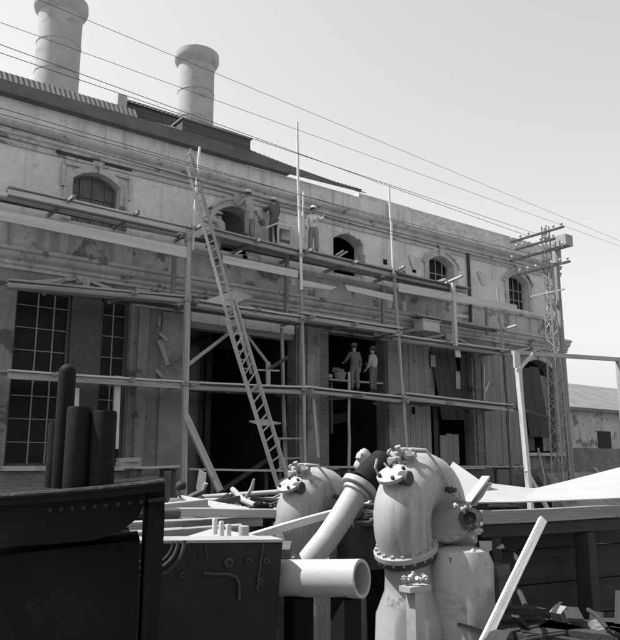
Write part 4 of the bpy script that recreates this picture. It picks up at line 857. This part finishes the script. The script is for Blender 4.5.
# slanting pipe with its collar and dark end
sp = thing('slanting_pipe', D(325, 540, 6.9), 'pale pipe slanting up between the bends, with a collar and black upper end', 'pipe')
pts = [D(300, 572, 6.55), D(312, 557, 6.6), D(326, 540, 6.68), D(341, 518, 6.8), D(354, 496, 6.92), D(358, 489, 6.96)]
m = MB(); m.tube(pts, [.105, .108, .11, .112, .112, .112], 28); m.build('tube', M['pipe'], sp)
ax = (pts[-1] - pts[-3]).normalized(); c = D(359.5, 486.5, 6.97)
m = MB(); m.lathe(c, ax, [(-.04, .112), (-.035, .17), (-.03, .175), (.02, .175), (.025, .17), (.03, .115)], 36); m.build('collar', M['steel'], sp)
m = MB(); m.lathe(c, ax, [(-.085, .11), (-.08, .135), (-.05, .137), (-.045, .112)], 36); m.build('ring', M['pipe'], sp)
q = D(382, 464.5, 7.2); ax2 = (q - c).normalized(); m = MB(); m.lathe(c + ax2 * .03, ax2, [(0, .14), ((q - c).length, .145)], 30); m.build('sleeve', M['iron'], sp)
m = MB(); m.tube([D(377, 459, 7.0), D(375, 468, 6.95), D(379, 476, 6.95), D(384, 482, 6.95)], .012, 6); m.tube([D(384, 463, 7), D(392, 474, 6.95)], .012, 6); m.build('strap', M['steel'], sp)
# pipe lying along the bottom edge
lp = thing('lying_pipe', D(325, 577, 5.35), 'pale pipe lying level along the bottom, its open end to the right', 'pipe')
a, b = D(284, 578, 5.7), D(362, 578.5, 5.35); a2 = a + (a - b) * .02; ax = (b - a).normalized(); r_ = .137
m = MB(); m.lathe(a2, ax, [(0, r_), ((b - a2).length, r_), ((b - a2).length, r_ * .82), (.05, r_ * .82)], 44, True); m.build('tube', M['pipe'], lp)
m = MB(); m.lathe(a2 + ax * .06, ax, [(0, r_ * .81), (.01, r_ * .81)], 30); m.build('end_plug', M['iron'], lp)
m = MB()
for t in (.2, .8): p = a.lerp(b, t); m.box(V(p.x, p.y, (p.z - r_) / 2), (.16, .16, p.z - r_))
m.build('trestle', M['iron'], lp)
# slanting beam in front of the far bend
m = MB(); m.beam(D(232, 543, 6.6), D(337, 512.5, 7.1), .075, .07, n=4, wob=.004, bow=-.01); tag(m.build('timber_beam', M['wood_new'], bevel=.006), 'long pale squared beam slanting across the front of the far bend', 'beam')
m = MB()
for px, py, r_ in ((353, 500, .05), (348, 505, .04), (346, 522, .035), (366, 526, .03), (359, 525, .03), (372, 525, .03)): m.ball(D(px, py, 7.9), r_, 5, (1, 1, .7), .2)
m.beam(D(353, 523, 7.9), D(376, 525, 7.9), .04, .04); m.box(D(360, 545, 8), (.4, .3, .5)); tag(m.build('valve_gear', M['iron_mid']), 'small dark valve gear behind the slanting pipe', 'valve gear')
for (px, py, l) in ((337, 491, 'near curved lever handle between the bends'),):
    m = MB(); m.tube([D(px - 6, py + 6, 9), D(px, py, 9), D(px + 3, py - 8, 9)], [.03, .035, .02], 8); tag(m.build('lever_handle', M['steel']), l, 'lever')
# broken pale castings in front of the window sill
hp = MB()
for px, py, r_, sc3 in ((364, 458, .16, (1, .8, 1.0)), (372, 463, .14, (1.2, .8, .7)), (361, 466, .13, (1, 1, 1)), (379, 461, .17, (1.5, .8, .7)), (386, 466, .12, (1, 1, .8)), (368, 471, .15, (1.3, 1, .7)), (377, 472, .14, (1.5, 1, .8))):
    hp.ball(D(px, py, 13.5), r_, 6, sc3, .14)
p = D(372, 474, 13.5); m = MB(); m.box(V(p.x, p.y, p.z / 2 - .04), (.75, .6, p.z - .08)); tag(m.build('packing_crate', M['wood_dark']), 'dark crate under the pale broken casting, behind the slanting pipe', 'crate'); tag(hp.build('broken_casting', M['sheet']), 'pale lumpy broken casting behind the black end of the slanting pipe', 'casting')

# ================================================================== FOREGROUND: TIMBER STACK, RAILS, BEDPLATE
def stick(a, b, d0, d1, w_, h_, mm, label, name='timber', cat='timber', group='timbers stacked behind the bedplate', bevel=.006):
    m = MB(); m.beam(D(*a, d0), D(*b, d1), w_, h_, n=3, wob=.004); return tag(m.build(name, M[mm], bevel=bevel), label, cat, group)
stick((150, 509), (206, 503), 7.3, 7.6, .13, .085, 'wood', 'short pale timber on top of the stack at its left end')
stick((176, 512.5), (275, 513.5), 7.0, 7.3, .12, .085, 'wood', 'long pale timber along the top of the stack')
stick((130, 526), (262, 521), 7.1, 7.3, .2, .085, 'wood_grey', 'grey timber second in the stack')
stick((130, 537), (242, 529.5), 6.8, 7.0, .2, .10, 'wood_grey', 'grey timber lowest in the stack')
m = MB(); m.tube([D(150, 514, 6.6), D(178, 513.5, 6.8)], .05, 16); tag(m.build('round_log', M['wood_dark']), 'short dark round log end beside the stack', 'log')
m = MB(); m.plate([D(181, 495, 8), D(190, 497, 8), D(270, 511.5, 7.6), D(200, 510, 7.4)], (0, 0, -.02)); tag(m.build('pale_board', M['sheet']), 'wedge shaped white board lying over the timber stack', 'board')
m = MB(); m.plate([D(168, 542, 6.0), D(214, 528, 6.8), D(264, 537, 6.6), D(262, 543, 5.9)], (0, 0, -.03)); tag(m.build('pale_board', M['sheet']), 'flat white board in front of the pegs, on the bedplate', 'board')
c = D(215, 545, 6.3); m = MB(); R3 = Matrix.Rotation(math.atan2(RIGHT.y, RIGHT.x), 3, 'Z'); m.box(V(c.x, c.y, c.z / 2), (1.3, .7, c.z), R3); tag(m.build('packing_crate', M['wood_dark']), 'dark crate under the timber stack, behind the bedplate', 'crate')
for i, (px, py0, py1, l) in enumerate(((215, 518, 534, 'tallest and leftmost of three pale wooden pegs'), (221.5, 521, 537, 'middle one of three pale wooden pegs'), (228.5, 524, 539, 'rightmost of three pale wooden pegs, nearest the white can'))):
    d = 6.3 - .1 * i; m = MB(); a = D(px, py1, d); b = D(px, py0, d); m.tube([a, b - UP * .01, b], [.023, .023, .018], 14); tag(m.build('wooden_peg', M['wood_new']), l, 'peg', 'pegs on the bedplate')
m = MB(); a = D(243.5, 541, 6.2); m.lathe(a, UP, [(0, .045), (.12, .045), (.125, .03)], 20); tag(m.build('tin_can', M['sheet']), 'white cylindrical can standing beside the three pegs', 'can')
gw = thing('hand_wheel', D(261, 517, 7.6), 'dark toothed iron wheel between the timber stack and the far bend', 'wheel')
ax = (-HEAD + RIGHT * .3).normalized(); c = D(261, 517, 7.6); m = MB(); m.lathe(c, ax, [(-.05, .11), (-.05, .135), (.05, .135), (.05, .11)], 28, True); m.lathe(c, ax, [(-.03, .11), (.03, .11)], 28); m.build('wheel_disc', M['iron'], gw)
for k in range(14):
    an = k * math.pi / 7; a0 = (UP - ax * UP.dot(ax)).normalized(); b0 = ax.cross(a0); p = c + (a0 * math.cos(an) + b0 * math.sin(an)) * .14; m = MB(); m.ball(p, .022, 5); m.build('tooth', M['iron'], gw)
m = MB(); m.beam(V(c.x, c.y, c.z), V(c.x, c.y, 0), .08, .08); m.build('stand', M['iron'], gw)
m = MB(); p = D(277, 519, 8.4); m.ball(p, .1, 9, (1.0, .9, 1.0), .05); m.ball(p + UP * -.1, .13, 8, (1.1, 1, .8), .05); m.beam(V(p.x, p.y, p.z - .15), V(p.x, p.y, 0), .12, .12); tag(m.build('cloth_sack', M['cloth']), 'small tied white sack right of the dark toothed wheel', 'sack')
for i, (a, b, l) in enumerate((((198, 497.5), (300, 490.5), 'farthest and highest of three long pale rails'), ((186, 501.5), (300, 499.5), 'middle one of three long pale rails'), ((206, 507.5), (300, 506), 'nearest and lowest of three long pale rails'))):
    d = 14.5 - i * 1.0; m = MB(); m.tube([D(*a, d), D(*b, d)], .05 + .004 * i, 12); tag(m.build('steel_rail', M['pipe']), l, 'rail', 'long rails lying in the yard')
for i, (P_, l) in enumerate(((((238, 514), (243, 503), (248, 494), (252, 488), (254, 479)), 'tall curved lever standing above the timber stack'), (((196, 500), (200, 493), (204, 488), (206, 483)), 'small curved lever left of the tall one'))):
    m = MB(); m.tube([D(x, y, 9.5) for x, y in P_], [.028, .024, .022, .03, .016][:len(P_)], 8); q = D(*P_[0], 9.5); m.tube([q, V(q.x, q.y, 0)], .03, 8); tag(m.build('lever_handle', M['steel']), l, 'lever')
m = MB()
pts = [D(199, 470, 14), D(206, 473, 14), D(205, 490, 14), D(200, 497, 14), D(196, 488, 14)]; m.plate(pts, HEAD * .06); tag(m.build('hanging_rag', M['cloth']), 'mottled pale rag hanging by the dark haired person', 'rag')
# bedplate
M['bed_iron'] = mat('oily_iron', .014, .4, 2, rough=.55, bump=.3, bscale=24, spec=.22, blotch=(.026, .6, 4))
bp = thing('bedplate', D(215, 585, 5.4), 'black cast bedplate with round bolt holes, bottom left of centre', 'bedplate')
TL, TR = D(120, 543, 5.15), D(283, 541.5, 5.55); BL, BR = V(TL.x, TL.y, 0), V(D(268, 600, 5.5).x, D(268, 600, 5.5).y, 0)
nrm = (TR - TL).cross(UP).normalized(); nrm = nrm if nrm.dot(FWD) < 0 else -nrm
m = MB(); m.plate([TL, TR, BR + UP * .0, BL], -nrm * .3); m.build('plate', M['bed_iron'], bp, bevel=.008)
m = MB(); m.beam(TL + UP * .006 - nrm * .15, TR + UP * .006 - nrm * .15, .33, .02); m.build('top_edge', M['steel'], bp)
def on_plate(px, py):
    d = ray(px, py); t = (TL - EYE).dot(nrm) / d.dot(nrm); return EYE + d * t
for px, py, r_ in ((228.5, 562.5, .035), (248, 561, .022), (266, 561, .024), (260, 581.5, .022), (200, 556, .015), (182, 575, .02)):
    p = on_plate(px, py); m = MB(); m.lathe(p, nrm, [(-.01, r_ * .6), (-.01, r_), (.012, r_), (.016, r_ * .8), (.016, r_ * .55), (-.0, r_ * .5)], 24); m.build('bolt_boss', M['iron_mid'], bp)
for x0, y0, x1, y1 in ((263, 543, 257, 590), (205, 545, 207, 560)): m = MB(); m.beam(on_plate(x0, y0) + nrm * .002, on_plate(x1, y1) + nrm * .002, .012, .012); m.build('joint_strip', M['iron_mid'], bp)
m = MB(); m.tube([on_plate(x, y) + nrm * .004 for x, y in ((203, 573), (214, 574), (228, 574), (236, 577), (239, 583), (239, 600))], .012, 8); m.build('rib', M['iron_mid'], bp)
cr = on_plate(150, 541); 
for k, r_ in enumerate((.24, .19, .15)):
    a0 = (RIGHT - nrm * RIGHT.dot(nrm)).normalized(); m = MB(); m.tube([cr + nrm * (.03 + .02 * k) + (a0 * math.cos(t) + UP * math.sin(t)) * r_ for t in [-math.pi + i * math.pi / 24 for i in range(25)]], .014 - .003 * k, 8); m.build('bearing_ring', M['iron_mid'], bp)

# ================================================================== FOREGROUND LEFT: dark cradle with round posts
cd = thing('steel_cradle', D(60, 560, 3.6), 'black steel cradle carrying round posts, bottom left corner', 'cradle')  # near-black iron colour makes the cradle black throughout
prof = [(-40, 497), (52, 490), (100, 486), (150, 480.5), (165, 478.5)]
top_ = [D(x, y, 3.7) for x, y in prof]; awy = (top_[-1] - EYE); awy.z = 0; awy = (awy.normalized() - RIGHT * .06).normalized(); bk_ = [p + awy * 1.0 for p in top_]
m = MB(); m.plate(top_ + bk_[::-1], (0, 0, -.06)); m.build('deck', M['iron'], cd)
m = MB(); m.tube([p - awy * .005 - UP * .012 for p in top_], .014, 8); rm = m.build('rim', M['bed_iron'], cd)
for k in range(14):
    t = k / 13 * 3; i = min(int(t), 2); p = top_[i + 1].lerp(top_[min(i + 2, 4)], t - i) - UP * .1; m = MB(); m.lathe(p, -awy, [(-.03, .012), (.012, .011), (.016, .007)], 8); m.build('rivet', M['bed_iron'], cd)
m = MB(); ft = [D(x, y, 3.72) for x, y in ((165, 481), (164.5, 520), (158, 575), (155, 640))]; ft[-1].z = 0
m.plate([top_[-1] + UP * -.01] + ft[1:] + [V(top_[3].x, top_[3].y, 0), top_[3] + UP * -.01], awy * .9); m.build('end_frame', M['iron'], cd)
crv = [D(x, y, 3.75) for x, y in ((150, 482), (146, 500), (138, 518), (120, 532), (95, 540), (52, 544), (-40, 548))]
m = MB(); m.plate([D(-40, 500, 3.75), D(52, 493, 3.75), D(100, 489, 3.75)] + crv, awy * .8); m.build('curved_side', M['iron'], cd)
m = MB(); m.plate([D(-40, 560, 3.95), D(140, 540, 3.95), V(D(140, 540, 3.95).x, D(140, 540, 3.95).y, 0), V(D(-40, 560, 3.95).x, D(-40, 560, 3.95).y, 0)], awy * .6); m.build('base', M['iron'], cd)
for px, y0, r_, d, dome, l in ((68, 364, 8.5, 3.95, True, 'tallest black round post, with a domed top, on the cradle'), (80, 407, 12.3, 3.85, False, 'flat topped black post in the middle of the cradle'), (105, 411, 12.0, 3.85, False, 'flat topped black post nearest the right end of the cradle'), (57, 422, 8, 4.0, False, 'short black post at the left, half behind the domed one')):
    a = D(px, y0, d); r3 = r_ * d / FPX; zb = top_[1].z - .02; m = MB(); H_ = a.z - zb
    pr = [(0, r3 * 1.12), (.02, r3 * 1.12), (.025, r3), (H_ - (r3 if dome else .012), r3)] + ([(H_ - r3 * (1 - math.sin(t)), r3 * math.cos(t)) for t in (.4, .8, 1.2, 1.5)] if dome else [(H_, r3 * .93)])
    m.lathe(V(a.x, a.y, zb), UP, pr, 28); tag(m.build('iron_post', M['iron_mid' if 0 else 'iron']), l, 'post', 'round posts on the black cradle')
m = MB()
for k in range(5): m.beam(Q(118, 459 + k * 2, -2), Q(139, 458.5 + k * 2, -2 + random.uniform(-.2, .2)), .25, .05)
tag(m.build('board_pile', M['wood']), 'small pile of board ends at sill height behind the black posts', 'boards')

# ================================================================== FOREGROUND RIGHT: plate on a timber box
M['box_wood'] = mat('dark_shaded_timber', .032, .35, 1.5, GR, bump=.5, bscale=9, fine=.25)  # dark wood, darkened further for the bench's unlit front and recess
bx = thing('timber_bench', D(530, 560, 7), 'long dark timber bench with a heavy front board, under the pale curved sheet', 'timber bench')
fr_ = [D(479, 503, 6.6), D(640, 503, 7.6)]; dep = HEAD * 1.7
ex = (fr_[1] - fr_[0]); ex.z = 0; exn = ex.normalized()
zt_ = min(fr_[0].z, fr_[1].z)
q = MB(); a = fr_[0]; q.beam(V(a.x, a.y, zt_ - .075), V(a.x, a.y, zt_ - .075) + ex, .07, .12, n=4, wob=.006); q.build('front_board', M['wood_grey'], bx, bevel=.006)
q = MB(); a = fr_[0] + HEAD * .03; q.beam(V(a.x, a.y, zt_ - .2), V(a.x, a.y, zt_ - .2) + ex, .05, .11, n=4, wob=.006); q.build('front_board', M['box_wood'], bx, bevel=.006)
for k in range(5):
    z1_ = zt_ - .1 - k * .33; z0_ = max(0, z1_ - .32)
    if z1_ <= 0: break
    a = fr_[0] + exn * random.uniform(-.03, .03) + HEAD * (.38 + random.uniform(-.03, .03)); q = MB(); q.beam(V(a.x, a.y, (z1_ + z0_) / 2), V(a.x, a.y, (z1_ + z0_) / 2) + ex, .1, z1_ - z0_, n=3, wob=.01); q.build('plank', M['box_wood'], bx, bevel=.008)
for t in (.06, .62): p = fr_[0] + ex * t + HEAD * .06; m = MB(); m.beam(V(p.x, p.y, 0), V(p.x, p.y, zt_ - .26), .16, .12); m.build('post', M['box_wood'], bx)
a = fr_[0]; m = MB(); m.beam(V(a.x, a.y, a.z * .5) + exn * .05 + HEAD * .45, V(a.x, a.y, a.z * .5) + HEAD * 1.7, .1, a.z - .1); m.build('side', M['box_wood'], bx)
random.seed(8); hp = [MB(), MB()]
for k in range(170):
    d = random.uniform(5.3, 6.5); px = random.uniform(486, 640); py = random.uniform(584, 690); p = D(px, py, d); p.z = max(.02, p.z * random.uniform(.3, .95)); dr = V(random.uniform(-1, 1), random.uniform(-1, 1), random.uniform(-.4, .4)).normalized(); m = hp[k % 7 == 0]
    q = random.random()
    if q < .5: L_ = random.uniform(.08, .35); m.beam(p - dr * L_, p + dr * L_, random.uniform(.04, .15), random.uniform(.015, .05))
    elif q < .75: L_ = random.uniform(.1, .3); m.tube([p - dr * L_, p + UP * .02, p + dr * L_], random.uniform(.01, .03), 7)
    else: m.box(p, (random.uniform(.08, .25), random.uniform(.08, .2), random.uniform(.05, .15)), Matrix.Rotation(random.uniform(-2, 2), 3, dr))
for k in range(9): p = D(500 + k * 17, 640, 5.9); m = hp[0]; m.box(V(p.x, p.y, .22 + .1 * (k % 3)), (.5, .6, .4 + .12 * (k % 3)), Matrix.Rotation(k * .7, 3, 'Z'))
tag(hp[0].build('timber_scrap', M['box_wood']), 'dark litter of broken timber and scrap heaped before the timber bench', 'scrap', kind='stuff')
tag(hp[1].build('wood_scrap', M['wood_grey']), 'paler splinters of wood lying on the dark scrap before the timber bench', 'scrap', kind='stuff')
ps = MB(); nu, nv = 26, 10; vs = []; fs = []
F0, F1 = [(478, 502), (520, 501.5), (566, 500), (640, 497)], [(489, 483), (534, 488.5), (566, 481), (640, 462)]
def interp(L, t):
    t *= len(L) - 1; i = min(int(t), len(L) - 2); t -= i; t2 = t * t * (3 - 2 * t) * .4 + t * .6; return tuple(L[i][k] + (L[i + 1][k] - L[i][k]) * t2 for k in (0, 1))
for i in range(nu + 1):
    t = i / nu; a = D(*interp(F0, t), 6.55 + t * 1.0); b = D(*interp(F1, t), 8.6 + t * 1.6)
    for j in range(nv + 1):
        s = j / nv; p = a.lerp(b, s); vs.append(p + UP * (-.03 * math.sin(math.pi * s)))
for i in range(nu):
    for j in range(nv): a = i * (nv + 1) + j; fs.append((a, a + 1, a + nv + 2, a + nv + 1))
k = len(vs); vs2 = vs + [v - UP * .012 for v in vs]; fs2 = fs + [tuple(k + i for i in reversed(f)) for f in fs]
bd = [i * (nv + 1) for i in range(nu + 1)]; bd2 = [i * (nv + 1) + nv for i in range(nu + 1)]
for L_ in (bd, bd2, list(range(nv + 1)), [nu * (nv + 1) + j for j in range(nv + 1)]):
    for a, b in zip(L_, L_[1:]): fs2.append((a, b, k + b, k + a))
ps.add(vs2, fs2); tag(ps.build('steel_sheet', M['sheet']), 'big pale sheet curling up at its right, lying on the dark timber bench', 'sheet')
m = MB(); m.plate([D(440, 484, 8.7), D(446, 472, 9.4), D(453, 461.5, 10.0), D(463, 469, 9.7), D(481, 481, 9.1), D(474, 494, 8.6), D(466, 506, 8.1)], HEAD * .012 - UP * .006); tag(m.build('peaked_sheet', M['sheet']), 'pale sheet standing up to a peak behind the near bend', 'sheet')
m = MB(); p = D(460, 490, 8.6); m.box(V(p.x, p.y, p.z / 2 - .05), (.5, .4, p.z - .1)); tag(m.build('packing_crate', M['wood_dark']), 'dark crate behind the peaked sheet', 'crate')
for a, b, w_, l in (((467, 503), (486, 477), .09, 'upper of two white boards slanting beside the peaked sheet'), ((471, 508), (489, 483.5), .07, 'lower of two white boards slanting beside the peaked sheet')):
    m = MB(); m.beam(D(*a, 7.4), D(*b, 8.3), w_, .03); tag(m.build('pale_board', M['sheet'], bevel=.004), l, 'board')
m = MB(); a, b = D(543, 519.5, 6.6), D(509, 590, 5.9); m.beam(a, b + (b - a) * .0, .075, .04, up=HEAD, n=3, wob=.004); q = b + (b - a) * ((0 - b.z) / (b.z - a.z)) if b.z > 0 else b; m = MB(); m.beam(a, q, .075, .04, up=HEAD, n=4, wob=.004); tag(m.build('leaning_plank', M['wood_new'], bevel=.005), 'pale weathered plank leaning on the front of the dark timber bench', 'plank')
# torn paper and scraps caught on the box
for pts, l in ((((479, 541), (492, 541), (492, 550), (486, 553), (482, 556), (480, 549)), 'torn white paper scrap at the left corner of the timber bench'), (((496, 548), (503, 544), (505, 548), (500, 549)), 'small curled white scrap right of the torn paper'), (((514, 552), (518, 556), (517, 562), (514, 558)), 'white scrap caught behind the leaning plank'), (((558, 525), (560, 526), (560, 529), (558, 528)), 'tiny white chip on the right of the timber bench front')):
    m = MB(); m.plate([D(x, y, 6.25 + (x - 480) * .011) for x, y in pts], HEAD * .012); tag(m.build('paper_scrap', M['sheet']), l, 'scrap')
c = D(487, 565, 6.4); m = MB(); m.box(V(c.x, c.y, c.z / 2), (.35, .3, c.z), Matrix.Rotation(.4, 3, 'Z')); tag(m.build('tool_chest', M['wood_dark']), 'dark chest on the ground between the near bend and the timber bench', 'chest')
